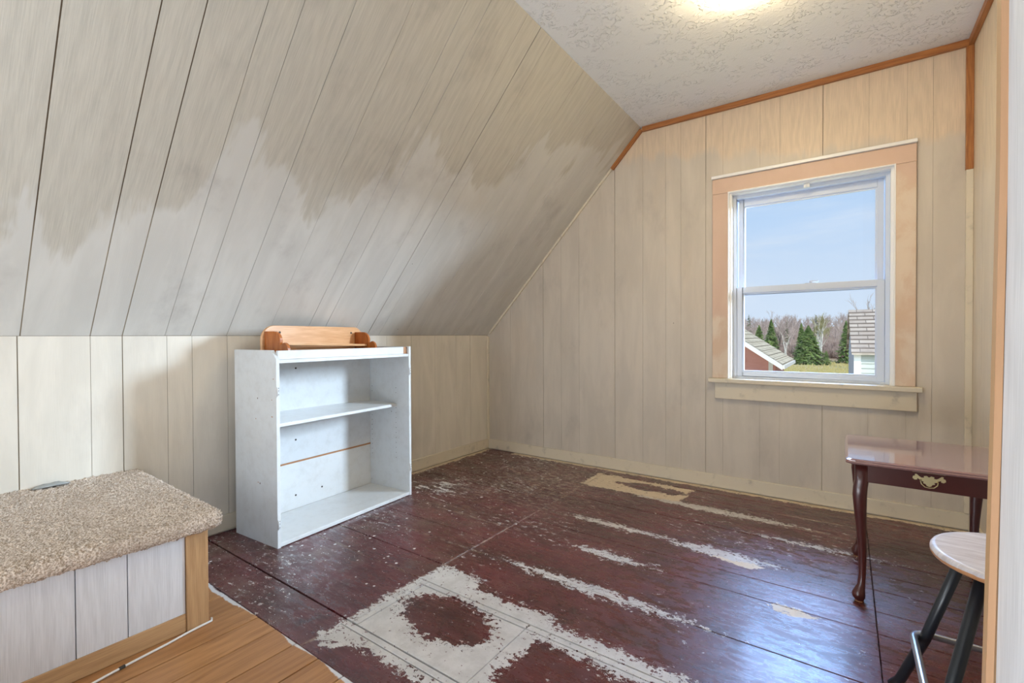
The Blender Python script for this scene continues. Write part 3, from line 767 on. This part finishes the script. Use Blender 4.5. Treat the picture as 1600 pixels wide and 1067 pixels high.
for z, x0, sg in ((0.745, 0.0, 1), (0.785, CW - TH, -1), (0.115, 0.0, 1), (0.18, CW - TH, -1)):
    hm = MB(); hm.box((x0 + .002, -0.0025, z - 0.028), (x0 + TH - .002, 0.0, z + 0.022)); hm.tube([(x0 + TH / 2 - .004, -0.003, z - 0.022), (x0 + TH / 2 - .004, -0.003, z + 0.016)], 0.0032, 8)
    h_ = hm.build('hinge_leaf', M_cab, cab)
    hs = MB()
    for dz in (-0.018, 0.0, 0.012): hs.box((x0 + .007, -0.0042, z + dz), (x0 + .011, -0.002, z + dz + 0.004))
    hs.build('hinge_screws', M_hole, h_)
sc_ = MB()
for yy, zz, l in ((0.03, 0.62, .012), (0.17, 0.60, .005), (0.155, 0.29, .006), (0.02, 0.80, .006), (0.035, 0.70, .004)): sc_.box((-0.0006, yy, zz), (0.0003, yy + l, zz + 0.004))
tag(sc_.build('paint_chips', M_batten, cab), kind='stuff')

# ------------------------------------------------------------------ pine wall shelf lying on the cabinet
a0 = Vector((0.060, 0.215)); a1 = Vector((0.790, 0.325)); dv = (a1 - a0)
wsh = empty('wall_shelf', (0, 0, 0), label='small varnished pine wall shelf with scalloped end brackets resting on the white cabinet', cat='shelf')
Rm = Matrix.Rotation(ang + math.pi / 2, 4, 'Z'); org = Matrix.Translation((0.425, -2.132, 0)) @ Rm @ Matrix.Translation((a0.x, a0.y, 0.8932))
wsh.location = org.translation; wsh.rotation_euler = (0, 0, ang + math.pi / 2 + math.atan2(dv.y, dv.x)); SL = dv.length
# back board with round upper corners
def rounded(L_, Hh, r, n=8):
    pts = [(0, 0), (L_, 0)]
    for i in range(n + 1): a_ = i / n * math.pi / 2; pts.append((L_ - r + r * math.cos(a_), Hh - r + r * math.sin(a_)))
    for i in range(n + 1): a_ = math.pi / 2 + i / n * math.pi / 2; pts.append((r + r * math.cos(a_), Hh - r + r * math.sin(a_)))
    return pts
bb = MB(); bb.prism([(x, 0, z) for x, z in rounded(SL, 0.168, 0.075)], (0, 0.016, 0), (1, 0, 0)); bb_o = bb.build('back_board', M_pshelf, wsh, bevel=0.002)
for xx in (0.105, SL - 0.105):
    s_ = MB(); disc(s_, (xx, -0.0012, 0.132), 'y', 0.0065, 10, 0.0010); s_.build('screw_hole', M_hole, bb_o)
def bracket(x0):
    out = [(-0.001, 0.001), (-0.001, 0.137)]                      # (depth towards front, z)
    for i in range(9): a_ = math.pi / 2 - i / 8 * math.pi * 0.62; out.append((-0.062 - 0.050 * math.cos(a_), 0.087 + 0.050 * math.sin(a_)))
    for i in range(8): a_ = math.pi * 0.42 - i / 7 * math.pi * 0.62; out.append((-0.128 - 0.036 * math.cos(a_), 0.045 + 0.036 * math.sin(a_)))
    out += [(-0.150, 0.001)]
    m = MB(); m.prism([(x0, d, z) for d, z in out], (0.016, 0, 0), (0, 0, 1)); return m.build('bracket', M_orange, wsh, bevel=0.0015)
bracket(0.012); bracket(SL - 0.075)
m = MB(); m.prism([(0.029, -0.002, 0.050), (SL - 0.076, -0.002, 0.050), (SL - 0.076, -0.10, 0.050), (0.029, -0.125, 0.068)], (0, 0, 0.012), (1, 0, 0))
m.build('shelf_board', M_pshelf, wsh, bevel=0.001)

# ------------------------------------------------------------------ side table
TX0, TX1, TY0, TY1, TZ = 2.602, 3.082, -1.145, -0.605, 0.541
tcx, tcy = (TX0 + TX1) / 2, (TY0 + TY1) / 2
tab = empty('side_table', (tcx, tcy, 0), label='cherry-stained side table with cabriole legs, glossy scuffed top and one drawer', cat='table')
hx, hy = (TX1 - TX0) / 2, (TY1 - TY0) / 2
def toplist(o, c=0.030):
    pts = []
    for sx, sy in ((-1, -1), (1, -1), (1, 1), (-1, 1)):
        X, Y = sx * (hx - o), sy * (hy - o); seq = [(X - sx * c, Y), (X - sx * c * .35, Y - sy * c * .08), (X - sx * c * .08, Y - sy * c * .35), (X, Y - sy * c)]
        if sx * sy > 0: seq = [(X, Y - sy * c), (X - sx * c * .08, Y - sy * c * .35), (X - sx * c * .35, Y - sy * c * .08), (X - sx * c, Y)]
        pts += seq
    return pts
tt = MB(); ringz = [(0.010, 0.520), (0.002, 0.524), (0.0, 0.529), (0.003, 0.533), (0.003, 0.537), (0.010, 0.5405), (0.018, TZ)]
tt.loft([[(x, y, z) for x, y in toplist(o)] for o, z in ringz], smooth=False); tt.build('tabletop', M_ttop, tab)
ax_, ay_ = hx - 0.034, hy - 0.040
apn = MB(); th = 0.014; z0, z1 = 0.452, 0.5195
apn.box((-ax_, -ay_ + .004, z0), (-ax_ + th, ay_, z1)); apn.box((ax_ - th, -ay_ + .004, z0), (ax_, ay_, z1)); apn.box((-ax_ + th, ay_ - th, z0), (ax_ - th, ay_, z1))
apn.build('apron_frame', M_cherry, tab)
dr = MB(); dr.box((-ax_ + 0.022, -ay_ - 0.002, z0 + .001), (ax_ - 0.022, -ay_ + 0.014, z1 - 0.002), 'x'); dr_o = dr.build('drawer', M_cherry, tab, bevel=0.0015)
# bat-wing drawer pull
half = [(0, 0.013), (0.006, 0.018), (0.014, 0.016), (0.013, 0.011), (0.020, 0.010), (0.026, 0.014), (0.033, 0.021), (0.038, 0.020), (0.037, 0.015), (0.043, 0.012), (0.044, 0.005), (0.038, 0.0), (0.031, 0.002), (0.032, 0.007), (0.026, 0.004), (0.020, -0.002), (0.014, -0.003), (0.016, -0.009), (0.009, -0.011), (0.006, -0.017), (0, -0.020)]
outl = half + [(-x, z) for x, z in half[::-1][1:-1]]
hz = 0.4875
hp = MB(); bm_pts = [(x, -ay_ - 0.0025, hz + z) for x, z in outl]
# fan of quads about the axis keeps the concave outline
for i in range(len(half) - 1):
    for sg in (1, -1):
        (xa, za), (xb, zb) = half[i], half[i + 1]
        q = [(0, za), (sg * xa, za), (sg * xb, zb), (0, zb)]
        if abs(za - zb) < 1e-6: continue
hb = bmesh.new(); vs = [hb.verts.new(p) for p in bm_pts]; f_ = hb.faces.new(vs); r_ = bmesh.ops.extrude_face_region(hb, geom=[f_])
bmesh.ops.translate(hb, verts=[v for v in r_['geom'] if isinstance(v, bmesh.types.BMVert)], vec=(0, -0.0016, 0))
bmesh.ops.recalc_face_normals(hb, faces=hb.faces); bmesh.ops.triangulate(hb, faces=[f for f in hb.faces if len(f.verts) > 4])
me = bpy.data.meshes.new('handle'); hb.to_mesh(me); hb.free(); me.materials.append(M_brass); ho = bpy.data.objects.new('handle', me); link(ho, dr_o)
bl = MB(); yy = -ay_ - 0.010
bl.tube([(-0.022, -ay_ - .004, hz + .003), (-0.023, yy, hz), (-0.021, yy - .002, hz - 0.010), (-0.012, yy - .003, hz - 0.019), (0, yy - .003, hz - 0.021), (0.012, yy - .003, hz - 0.019), (0.021, yy - .002, hz - 0.010), (0.023, yy, hz), (0.022, -ay_ - .004, hz + .003)], 0.0018, 8)
bl.build('bail', M_brass, dr_o)
def cab_leg(sx, sy):
    px_, py_ = sx * (hx - 0.052), sy * (hy - 0.056)
    prof = [(0.519, .0215, 0, .9), (0.455, .0215, 0, .8), (0.43, .0225, .004, .6), (0.40, .0225, .006, .5), (0.34, .0195, .004, .4), (0.26, .0160, .0, .2), (0.17, .0130, -.003, .1),
            (0.10, .0115, -.003, 0), (0.062, .0120, .000, 0), (0.044, .0165, .005, 0), (0.030, .0205, .008, 0), (0.017, .0205, .008, 0), (0.006, .0150, .006, 0), (0.0, .0130, .006, 0)]
    rings = []
    for z, r, off, sq in prof:
        ring = []
        for k in range(20):
            a_ = k * 2 * math.pi / 20; e = 1.0 - 0.55 * sq; c_, s2 = math.cos(a_), math.sin(a_)
            ring.append((px_ + sx * off + r * math.copysign(abs(c_) ** e, c_), py_ + sy * off + r * math.copysign(abs(s2) ** e, s2), z))
        rings.append(ring)
    m = MB(); m.loft(rings[::-1]); lo = m.build('leg', M_cherry, tab)
    g = MB(); g.tube([(px_ + sx * .006, py_ + sy * .006, 0.0), (px_ + sx * .006, py_ + sy * .006, 0.0045)], 0.0145, 12); g.build('glide', M_batten, lo)
for sx in (-1, 1):
    for sy in (-1, 1): cab_leg(sx, sy)

# ------------------------------------------------------------------ stool
sto = empty('stool', (2.931, -1.784, 0), label='round whitewashed wooden stool with black steel legs and chrome foot ring', cat='stool')
sR = 0.160; se = MB(); rr = []
for r, z in ((sR - .012, 0.4755), (sR - .003, 0.479), (sR, 0.484), (sR, 0.493), (sR - .003, 0.4985), (sR - .010, 0.500)):
    rr.append([(r * math.cos(a_), r * math.sin(a_), z) for a_ in [k * 2 * math.pi / 48 for k in range(48)]])
se.loft(rr); se_o = se.build('seat', M_seat, sto)
for sx in (-1, 1):
    for sy in (-1, 1):
        l = MB(); l.tube([(sx * 0.215, sy * 0.215, 0.002), (sx * 0.200, sy * 0.200, 0.03), (sx * 0.152, sy * 0.152, 0.19), (sx * 0.083, sy * 0.083, 0.475)], 0.0125, 14); l.build('leg', M_blacksteel, sto)
fr_ = MB(); hf, rc = 0.176, 0.035; pts = []
for cx_, cy_, a0_ in ((hf - rc, hf - rc, 0), (-hf + rc, hf - rc, 90), (-hf + rc, -hf + rc, 180), (hf - rc, -hf + rc, 270)):
    for k in range(7): a_ = math.radians(a0_ + k * 15); pts.append((cx_ + rc * math.cos(a_), cy_ + rc * math.sin(a_), 0.190))
pts += pts[:2]
fr_.tube(pts, 0.0085, 12, caps=False); fr_.build('foot_ring', M_chrome, sto)

# ------------------------------------------------------------------ ceiling light
lamp = empty('ceiling_light', (2.325, -1.215, H), math.radians(-5), label='square frosted glass ceiling light, switched on', cat='lamp')
lb = MB(); lb.box((-0.11, -0.11, -0.030), (0.11, 0.11, -0.0005)); lb.build('base', M_white, lamp, bevel=0.004)
lg = MB(); rings = []
for q, z in ((0.150, -0.048), (0.165, -0.052), (0.172, -0.060), (0.160, -0.074), (0.11, -0.094), (0.04, -0.102)):
    pr = []
    for k in range(32):
        a_ = k * 2 * math.pi / 32; c_, s2 = math.cos(a_), math.sin(a_); e = 0.28
        pr.append((q * math.copysign(abs(c_) ** e, c_), q * math.copysign(abs(s2) ** e, s2), z))
    rings.append(pr)
lg.loft(rings[::-1]); lg.build('glass_shade', M_lampglass, lamp)
MB().tube([(0, 0, -0.03), (0, 0, -0.05)], 0.02, 12).build('lamp_stem', M_white, lamp)
lf = MB(); lf.tube([(0, 0, -0.1015), (0, 0, -0.118)], [0.012, 0.006], 12); lf.build('finial', M_brass, lamp)

# ================================================================== OUTSIDE
def f_ground(t):
    p = t.pos(); x, y, z = t.xyz(p)
    n = t.noise(p, 0.55, 5, 0.7); n2 = t.noise(t.scale(p, (1, 0.35, 1)), 2.5, 5, 0.75)
    c = t.mix(t.ss(n, 0.35, 0.65), (0.46, 0.35, 0.17), (0.56, 0.47, 0.26))
    c = t.mix(t.mul(t.ss(n2, 0.45, 0.65), 0.6), c, (0.30, 0.34, 0.12))
    far = t.ss(t.add(y, t.mul(n, 12.0)), 78.0, 90.0)
    c = t.mix(far, c, t.mix(n2, (0.25, 0.16, 0.13), (0.38, 0.29, 0.22)))
    return dict(c=c, r=0.95, s=0.1)
M_ground = mat('dry_grass_field', f_ground)
GZ = lambda y: -2.9 + max(0.0, y - 72) * 0.030
gm = MB(); ysg = [1.5, 20, 40, 55, 65, 72, 80, 90, 105, 125, 150, 190, 260, 400]
xsg = [-160, -80, -40, -20, -10, 0, 10, 20, 40, 80, 160]
gv = [[(x, y, GZ(y) + (rnd.uniform(-.12, .12) if y > 15 else 0)) for x in xsg] for y in ysg]
for i in range(len(ysg) - 1):
    for j in range(len(xsg) - 1): gm.face([gv[i][j], gv[i][j + 1], gv[i + 1][j + 1], gv[i + 1][j]], smooth=True)
gnd = struct(gm.build('ground', M_ground))
# dry grass tufts
M_straw = mat('dry_straw', lambda t: dict(c=t.mix(t.noise(t.pos(), 1.2, 3, .6), (0.60, 0.47, 0.23), (0.40, 0.42, 0.17)), r=0.9, s=0.1))
gt = MB()
for k in range(7000):
    y = rnd.uniform(44, 76); x = rnd.uniform(-0.42, 0.16) * (y + 3.3) + 2.6; h = rnd.uniform(0.15, 0.5); w_ = rnd.uniform(.05, .14); lx = rnd.uniform(-.15, .15); gz = GZ(y) - .1
    gt.face([(x - w_, y, gz), (x + w_, y + rnd.uniform(-.1, .1), gz), (x + lx, y, gz + h)])
tag(gt.build('grass_tufts', M_straw), 'dry straw-coloured grass standing in the field outside', 'grass', kind='stuff')

def leafmat(name, a, b, sc=1.5): return mat(name, lambda t: dict(c=t.mix(t.ss(t.noise(t.pos(), sc, 4, .7), .35, .65), a, b), r=0.85, s=0.15))
M_spruce = leafmat('spruce_needles', (0.08, 0.155, 0.045), (0.27, 0.38, 0.12))
M_spruce_far = leafmat('far_spruce', (0.085, 0.125, 0.07), (0.15, 0.19, 0.10), 0.4)
M_bark = mat('brown_bark', lambda t: dict(c=(0.16, 0.12, 0.10), r=0.9))
M_birch = mat('white_birch_bark', lambda t: dict(c=(0.85, 0.82, 0.78), r=0.8))
M_twig = leafmat('bare_twigs', (0.42, 0.34, 0.31), (0.56, 0.47, 0.42), 0.5)  # lightened: the haze of distance is put into the twig colour
M_bud = leafmat('olive_budding_twigs', (0.30, 0.29, 0.12), (0.46, 0.43, 0.22), 0.8)
M_scrub = leafmat('mauve_scrub', (0.30, 0.22, 0.20), (0.46, 0.36, 0.30), 0.5)

def spruce_mb(h, r, n, seed):
    q = random.Random(seed); mb = MB()
    for k in range(n):
        f = q.random() ** 0.8; z = h * (0.04 + 0.95 * f); R_ = r * (1 - f) ** 0.85 * q.uniform(.72, 1.08) + 0.05
        a_ = q.uniform(0, 2 * math.pi); c_, s_ = math.cos(a_), math.sin(a_); dr_ = R_ * q.uniform(.10, .30); t0 = q.uniform(.1, .6)
        wd = 0.10 * h / 6 + R_ * .13
        for j in range(3):
            b0 = t0 + (1 - t0) * j / 3; b1 = t0 + (1 - t0) * (j + 1.3) / 3; b1 = min(b1, 1.08)
            w0 = wd * (1 - b0 * .6) * q.uniform(.8, 1.3)
            p0 = (c_ * R_ * b0, s_ * R_ * b0, z - dr_ * b0 * b0); p1 = (c_ * R_ * b1, s_ * R_ * b1, z - dr_ * b1 * b1 + q.uniform(-.05, .08))
            mb.face([(p0[0] - s_ * w0, p0[1] + c_ * w0, p0[2] - w0 * .3), (p1[0], p1[1], p1[2]), (p0[0] + s_ * w0, p0[1] - c_ * w0, p0[2] - w0 * .3), (p0[0], p0[1], p0[2] + w0 * .45)])
    return mb
def bare_mb(h, seed, spread=0.35, depth=4, r0=0.07, stems=1, twig=5):
    q = random.Random(seed); tr = MB(); tw = MB()
    def grow(p, d, l, r, dep):
        m_ = p + d * l * .5 + Vector((q.uniform(-1, 1), q.uniform(-1, 1), 0)) * l * .05; e = p + d * l
        (tr if dep >= depth - 1 else tw).tube([p, m_, e], [r, r * .8, r * .6], 4, caps=False, smooth=False)
        if dep == 0: return
        for i in range(q.randint(3, twig)):
            f = q.uniform(.35, 1.0); nd = (d + Vector((q.uniform(-1, 1), q.uniform(-1, 1), q.uniform(-.1, .7))) * (spread + .45)).normalized()
            grow(p + d * l * f, nd, l * q.uniform(.35, .6), r * .5, dep - 1)
    for s in range(stems):
        d = Vector((q.uniform(-1, 1) * spread * (stems > 1), q.uniform(-1, 1) * spread * .6 * (stems > 1), 1)).normalized()
        grow(Vector((q.uniform(-.2, .2) * (stems > 1), 0, 0)), d, h * q.uniform(.5, .62), r0, depth)
    return tr, tw
def put_tree(name, label, group, parts, x, y, rz=0.0, sc=1.0, dz=0.0):
    o = empty(name, (x, y, GZ(y) + dz - 0.12), rz, label=label, cat='tree', group=group); o.scale = (sc, sc, sc)
    return o
# px -> x at depth y helper values are baked in metres
def spruce(x, y, h, r, n, seed, label):
    o = put_tree('spruce', label, None, None, x, y)
    spruce_mb(h, r, n, seed).build('foliage', M_spruce, o)
    MB().tube([(0, 0, 0), (0, 0, h * .97)], [h * .02, h * .003], 7).build('trunk', M_bark, o)
    return o
xat = lambda px, y: 2.606 + (y + 3.279) * math.tan(YAW + math.atan((px - 800) / 732.4))
zat = lambda py, px, y: 1.0 + (533.5 - 8.2 - py) / 732.4 * (y + 3.279) * math.cos(YAW + math.atan((px - 800) / 732.4)) / math.cos(math.atan((px - 800) / 732.4)) * 0 + (525.3 - py) / 732.4 * (y + 3.279) / math.cos(YAW) * (1 / (1 - math.tan(YAW) * math.tan(YAW + math.atan((px - 800) / 732.4)) * 0 + 0)) * math.cos(YAW) ** 2 * 1.0
spruce(xat(1263, 69), 69, 5.3, 2.4, 1900, 1, 'big bright green bushy spruce in the middle of the window view')
spruce(xat(1291, 68), 68, 2.0, 0.75, 350, 2, 'small young green spruce at the right foot of the big bushy spruce')
spruce(xat(1205, 80), 80, 6.3, 1.7, 900, 3, 'dark olive spruce standing left of the big bushy spruce')
spruce(xat(1186, 84), 84, 5.4, 1.9, 700, 4, 'dark green spruce showing just above the red shed roof')
spruce(xat(1322, 74), 74, 5.9, 1.5, 600, 5, 'dark spruce beside the left wall of the grey shingled shed')
spruce(xat(1252, 84), 84, 5.6, 1.3, 700, 6, 'slim spruce standing close behind the big bushy spruce')
# birch clump with olive buds
def bare(name, label, x, y, h, seed, m1, m2, **kw):
    o = put_tree(name, label, None, None, x, y); a_, b_ = bare_mb(h, seed, **kw); a_.build('trunk', m1, o); b_.build('twigs', m2, o); return o
bare('birch', 'white-stemmed birch clump with olive budding twigs behind the big bushy spruce', xat(1281, 76), 76, 7.6, 11, M_birch, M_bud, stems=4, spread=.28, r0=.10, depth=4, twig=5)
bare('birch', 'smaller leafless grey birch left of the big bushy spruce', xat(1229, 74), 74, 5.5, 12, M_birch, M_twig, stems=3, spread=.25, r0=.06, depth=3, twig=5)
bare('bare_tree', 'tall thin leafless tree rising behind the grey shed roof', xat(1362, 60), 60, 8.8, 13, M_bark, M_twig, stems=2, spread=.25, r0=.06, depth=3, twig=5)
bare('bare_tree', 'brown leafless tree standing between the olive spruce and the big bushy spruce', xat(1220, 86), 86, 7.8, 14, M_bark, M_twig, stems=3, spread=.28, r0=.08, depth=4, twig=5)
# distant woods
fars = []
for k in range(4):
    me = spruce_mb(8.0, 1.7, 150, 40 + k).build('far_spruce', M_spruce_far); fars.append(('far_spruce', me, 'small distant dark spruce in the woods on the skyline', 'spruces on the skyline'))
barep = []
for k in range(4):
    a_, b_ = bare_mb(7.5, 60 + k, depth=3, stems=3, spread=.3, r0=.09, twig=5)
    a_.v, a_.f, a_.uv, a_.sm = a_.v, a_.f, a_.uv, a_.sm
    base = len(a_.v); a_.v += b_.v; a_.f += [[i + base for i in f] for f in b_.f]; a_.uv += b_.uv; a_.sm += b_.sm
    o = a_.build('far_bare_tree', M_twig); barep.append(('far_bare_tree', o, 'distant leafless grey-brown tree in the woods across the field', 'leafless trees across the field'))
used = set(); spots = []
def place(proto, x, y, sc, dz=0.0):
    nm, o, lab, grp = proto
    if id(o) in used: o = o.copy(); C.objects.link(o)
    used.add(id(proto[1])); o.location = (x, y, GZ(y) - .15 + dz); o.rotation_euler = (0, 0, rnd.uniform(0, 6.28)); o.scale = (sc * rnd.uniform(.9, 1.2), sc * rnd.uniform(.9, 1.2), sc)
    tag(o, lab, 'tree', grp)
def free(x, y, r):
    if any((x - a) ** 2 + (y - b) ** 2 < (r + c) ** 2 for a, b, c in spots): return False
    spots.append((x, y, r)); return True
for k in range(900):
    y = rnd.uniform(117, 150); f = rnd.uniform(-0.33, 0.14); x = 2.6 + f * (y + 3.3)
    if free(x, y, 1.75): place(rnd.choice(barep) if k % 5 else rnd.choice(fars), x, y, rnd.uniform(.70, 1.10))
def merged(protos, n, y0, y1, s0, s1, name, m):
    mb = MB()
    for k in range(n):
        nm, o, _, _ = rnd.choice(protos); me = o.data
        y = rnd.uniform(y0, y1); x = 2.6 + rnd.uniform(-0.34, 0.15) * (y + 3.3); sc = rnd.uniform(s0, s1); a_ = rnd.uniform(0, 6.28); c_, q_ = math.cos(a_) * sc, math.sin(a_) * sc; gz = GZ(y) - .15
        b = len(mb.v); mb.v += [(x + v.co.x * c_ - v.co.y * q_, y + v.co.x * q_ + v.co.y * c_, gz + v.co.z * sc) for v in me.vertices]
        for p in me.polygons: mb.f.append([b + i for i in p.vertices]); mb.uv += [(0, 0)] * len(p.vertices); mb.sm.append(False)
    return mb.build(name, m)
tag(merged(barep, 170, 154, 200, .8, 1.25, 'bare_thicket', M_twig), 'dense leafless grey-brown woodland filling the far side of the field', 'woodland', kind='stuff')
# low scrub on the rise
shp = []
q = random.Random(90); m = MB()
for j in range(150):
    a_ = q.uniform(0, 6.28); e_ = q.uniform(.25, 1.5); l_ = q.uniform(.8, 1.7); b0 = Vector((q.uniform(-.5, .5), q.uniform(-.5, .5), 0)); tip = b0 + Vector((math.cos(a_) * math.cos(e_), math.sin(a_) * math.cos(e_), math.sin(e_))) * l_
    sd = Vector((-math.sin(a_), math.cos(a_), 0)) * .035
    m.face([b0 - sd, b0 + sd, tip + sd * .4, tip - sd * .4])
tmp = m.build('scrub', M_scrub)
tag(merged([('s', tmp, '', '')], 340, 80, 112, .6, 1.3, 'scrub', M_scrub), 'low mauve-brown leafless scrub beyond the dry grass', 'scrub', kind='stuff')
bpy.data.objects.remove(tmp)

# ------------------------------------------------------------------ red building (gable end towards the house)
def f_red(t):
    p = t.pos(); n = t.noise(t.scale(p, (1, 1, 3)), 3, 5, .7)
    return dict(c=t.mix(n, (0.60, 0.24, 0.20), (0.78, 0.42, 0.38)), r=0.85)
M_red = mat('faded_red_siding', f_red)
def f_shing(a, b):
    def f(t):
        uv = t.uv(); br = t.new('ShaderNodeTexBrick'); t.put(br.inputs['Vector'], uv); br.inputs['Scale'].default_value = 1.0
        br.inputs['Brick Width'].default_value = 0.30; br.inputs['Row Height'].default_value = 0.14; br.inputs['Mortar Size'].default_value = 0.008
        t.put(br.inputs['Color1'], a); t.put(br.inputs['Color2'], b); t.put(br.inputs['Mortar'], tuple(c * .45 for c in a))
        n = t.noise(t.pos(), 2.5, 5, .7)
        return dict(c=t.mix(t.mul(t.ss(n, .5, .7), .5), br.outputs['Color'], tuple(c * .6 for c in a)), r=0.9)
    return f
M_shr = mat('tan_asphalt_shingle', f_shing((0.52, 0.45, 0.33), (0.62, 0.55, 0.42)))
M_shg = mat('weathered_shingle', f_shing((0.46, 0.38, 0.32), (0.60, 0.52, 0.44)))
M_fascia = mat('white_fascia', lambda t: dict(c=(0.80, 0.79, 0.76), r=0.6))
rb = empty('red_building', (-1.9, 13.8, -2.9), label='red gabled outbuilding with tan shingle roof and white trim, left in the window view', cat='building')
ox, oy, oz = -1.9, 13.8, -2.9
P = lambda x, y, z: (x - ox, y - oy, z - oz)
EX, EZ, SLP, Y0, Y1 = 1.13, 0.155, 0.69, 12.0, 15.5
RZ = EZ + SLP * (EX + 1.9)
wl = MB(); WXR = 0.86; WXL = -3.8 - 0.86
wl.prism([P(WXL, Y0 + .85, -2.9), P(WXR, Y0 + .85, -2.9), P(WXR, Y0 + .85, EZ + SLP * (EX - WXR) - .06), P(-1.9, Y0 + .85, RZ - .06), P(WXL, Y0 + .85, EZ + SLP * (EX - WXR) - .06)], (0, Y1 - Y0 - 1.1, 0), (0, 0, 1))
wl.build('wall', M_red, rb)
for sg in (1, -1):
    rf = MB(); xe = EX if sg > 0 else -3.8 - EX
    rf.prism([P(xe, Y0, EZ), P(-1.9, Y0, RZ), P(-1.9, Y1, RZ), P(xe, Y1, EZ)], (0, 0, -0.045), (0, 1, 0))
    # uv: courses run along y
    ro = rf.build('roof', M_shr, rb)
    uvl = ro.data.uv_layers[0]
    for l in ro.data.loops:
        v = ro.data.vertices[l.vertex_index].co; uvl.data[l.index].uv = (v.y, math.hypot(v.x, v.z - (RZ - oz)))
    # raised shingle courses
    cr = MB(); n_ = 17
    for k in range(n_):
        f0, f1 = k / n_, (k + 1) / n_
        A = lambda f, d: P(xe + (-1.9 - xe) * f, 0, EZ + (RZ - EZ) * f + d)
        for a_, b_ in ((Y0, Y1),):
            p0 = A(f0, .022); p1 = A(f1, .004)
            cr.face([(p0[0], a_ - oy, p0[2]), (p0[0], b_ - oy, p0[2]), (p1[0], b_ - oy, p1[2]), (p1[0], a_ - oy, p1[2])][::(1 if sg > 0 else -1)], [(a_, f0 * 3.6), (b_, f0 * 3.6), (b_, f1 * 3.6), (a_, f1 * 3.6)][::(1 if sg > 0 else -1)])
            q0 = A(f0, .0); cr.face([(q0[0], a_ - oy, q0[2]), (q0[0], b_ - oy, q0[2]), (p0[0], b_ - oy, p0[2]), (p0[0], a_ - oy, p0[2])])
    tag(cr.build('shingle_courses', M_shr, ro), kind='stuff')
    fa = MB(); fa.prism([P(xe, Y0 - .02, EZ - .0), P(-1.9, Y0 - .02, RZ - .0), P(-1.9, Y0 - .02, RZ - .15), P(xe, Y0 - .02, EZ - .15)], (0, 0.03, 0), (1, 0, 0)); fa.build('fascia', M_fascia, rb)
ct = MB(); ct.box(P(0.68, Y0 + .815, -2.9), P(0.80, Y0 + .848, 0.30)); ct.build('corner_board', M_fascia, rb)
sf = MB(); sf.box(P(EX - .02, Y0 + .02, EZ - .12), P(EX + .05, Y1, EZ - .02)); sf.build('gutter', M_fascia, rb)

# ------------------------------------------------------------------ grey shed on the right
shd = empty('grey_shed', (2.754, 9.0, -2.9), math.atan2(0.082, -3.5) - math.pi / 2 - math.pi / 2 + math.pi / 2, label='small weathered shingled shed with pale clapboard front at the right of the window view', cat='building')
shd.rotation_euler = (0, 0, math.atan2(3.5, -0.082) - math.pi / 2)
# local: x along the front (to the right), y into depth
DP, EZ2, RZ2 = 3.5, 0.655 + 2.9, 1.60 + 2.9
M_clap = mat('pale_clapboard', lambda t: dict(c=t.mix(t.noise(t.pos(), 3, 4, .6), (0.47, 0.50, 0.47), (0.57, 0.60, 0.57)), r=0.8))
M_clap_shade = mat('shaded_clapboard', lambda t: dict(c=(0.40, 0.44, 0.50), r=0.8))  # clapboard of the gable side, its shade put into this darker blue-grey colour
wl = MB(); wl.prism([(0, 0, 0), (0, DP, 0), (0, DP, EZ2 - .03), (0, DP / 2, RZ2 - .05), (0, 0, EZ2 - .03)], (3.6, 0, 0), (0, 0, 1)); wl.build('wall', M_clap_shade, shd)
cb = MB()
for k in range(36):
    z = k * 0.10; 
    if z + .1 > EZ2 - .04: break
    cb.prism([(0.10, -0.001, z), (0.10, -0.028, z), (0.10, -0.008, z + 0.099), (0.10, -0.001, z + .099)], (3.4, 0, 0), (1, 0, 0))
tag(cb.build('clapboards', M_clap, shd), kind='stuff')
cg = MB()
for k in range(44):
    z = k * 0.10; zt = z + .1
    half_ = DP / 2 if zt < EZ2 else DP / 2 * max(0, (RZ2 - zt) / (RZ2 - EZ2))
    if half_ < .1: break
    cg.prism([(-0.001, DP / 2 - half_ + .02, z), (-0.024, DP / 2 - half_ + .02, z), (-0.006, DP / 2 - half_ + .02, z + .099), (-0.001, DP / 2 - half_ + .02, z + .099)], (0, 2 * half_ - .04, 0), (0, 1, 0))
tag(cg.build('side_clapboards', M_clap_shade, shd), kind='stuff')
MB().box((-0.02, -0.034, 0.0), (0.10, -0.001, EZ2 - .04)).build('corner_board', M_fascia, shd)
for sg in (1, -1):
    rf = MB(); y_e = -0.16 if sg > 0 else DP + .16; ze = EZ2 - .07
    n_ = 11
    rf.prism([(-.06, y_e, ze), (3.7, y_e, ze), (3.7, DP / 2, RZ2 - .03), (-.06, DP / 2, RZ2 - .03)], (0, 0, .03), (0, 0, 1)); ro = rf.build('roof', M_shg, shd)
    cr = MB()
    for k in range(n_):
        f0, f1 = k / n_, (k + 1) / n_; Yf = lambda f: y_e + (DP / 2 - y_e) * f; Zf = lambda f: ze + .03 + (RZ2 - .03 - ze) * f
        cr.face([(-.07, Yf(f0), Zf(f0) + .028), (3.71, Yf(f0), Zf(f0) + .028), (3.71, Yf(f1), Zf(f1) + .004), (-.07, Yf(f1), Zf(f1) + .004)], [(0, f0 * n_ * .14), (3.7, f0 * n_ * .14), (3.7, f1 * n_ * .14), (0, f1 * n_ * .14)])
        cr.face([(-.07, Yf(f0), Zf(f0)), (3.71, Yf(f0), Zf(f0)), (3.71, Yf(f0), Zf(f0) + .028), (-.07, Yf(f0), Zf(f0) + .028)])
    tag(cr.build('shingle_courses', M_shg, ro), kind='stuff')
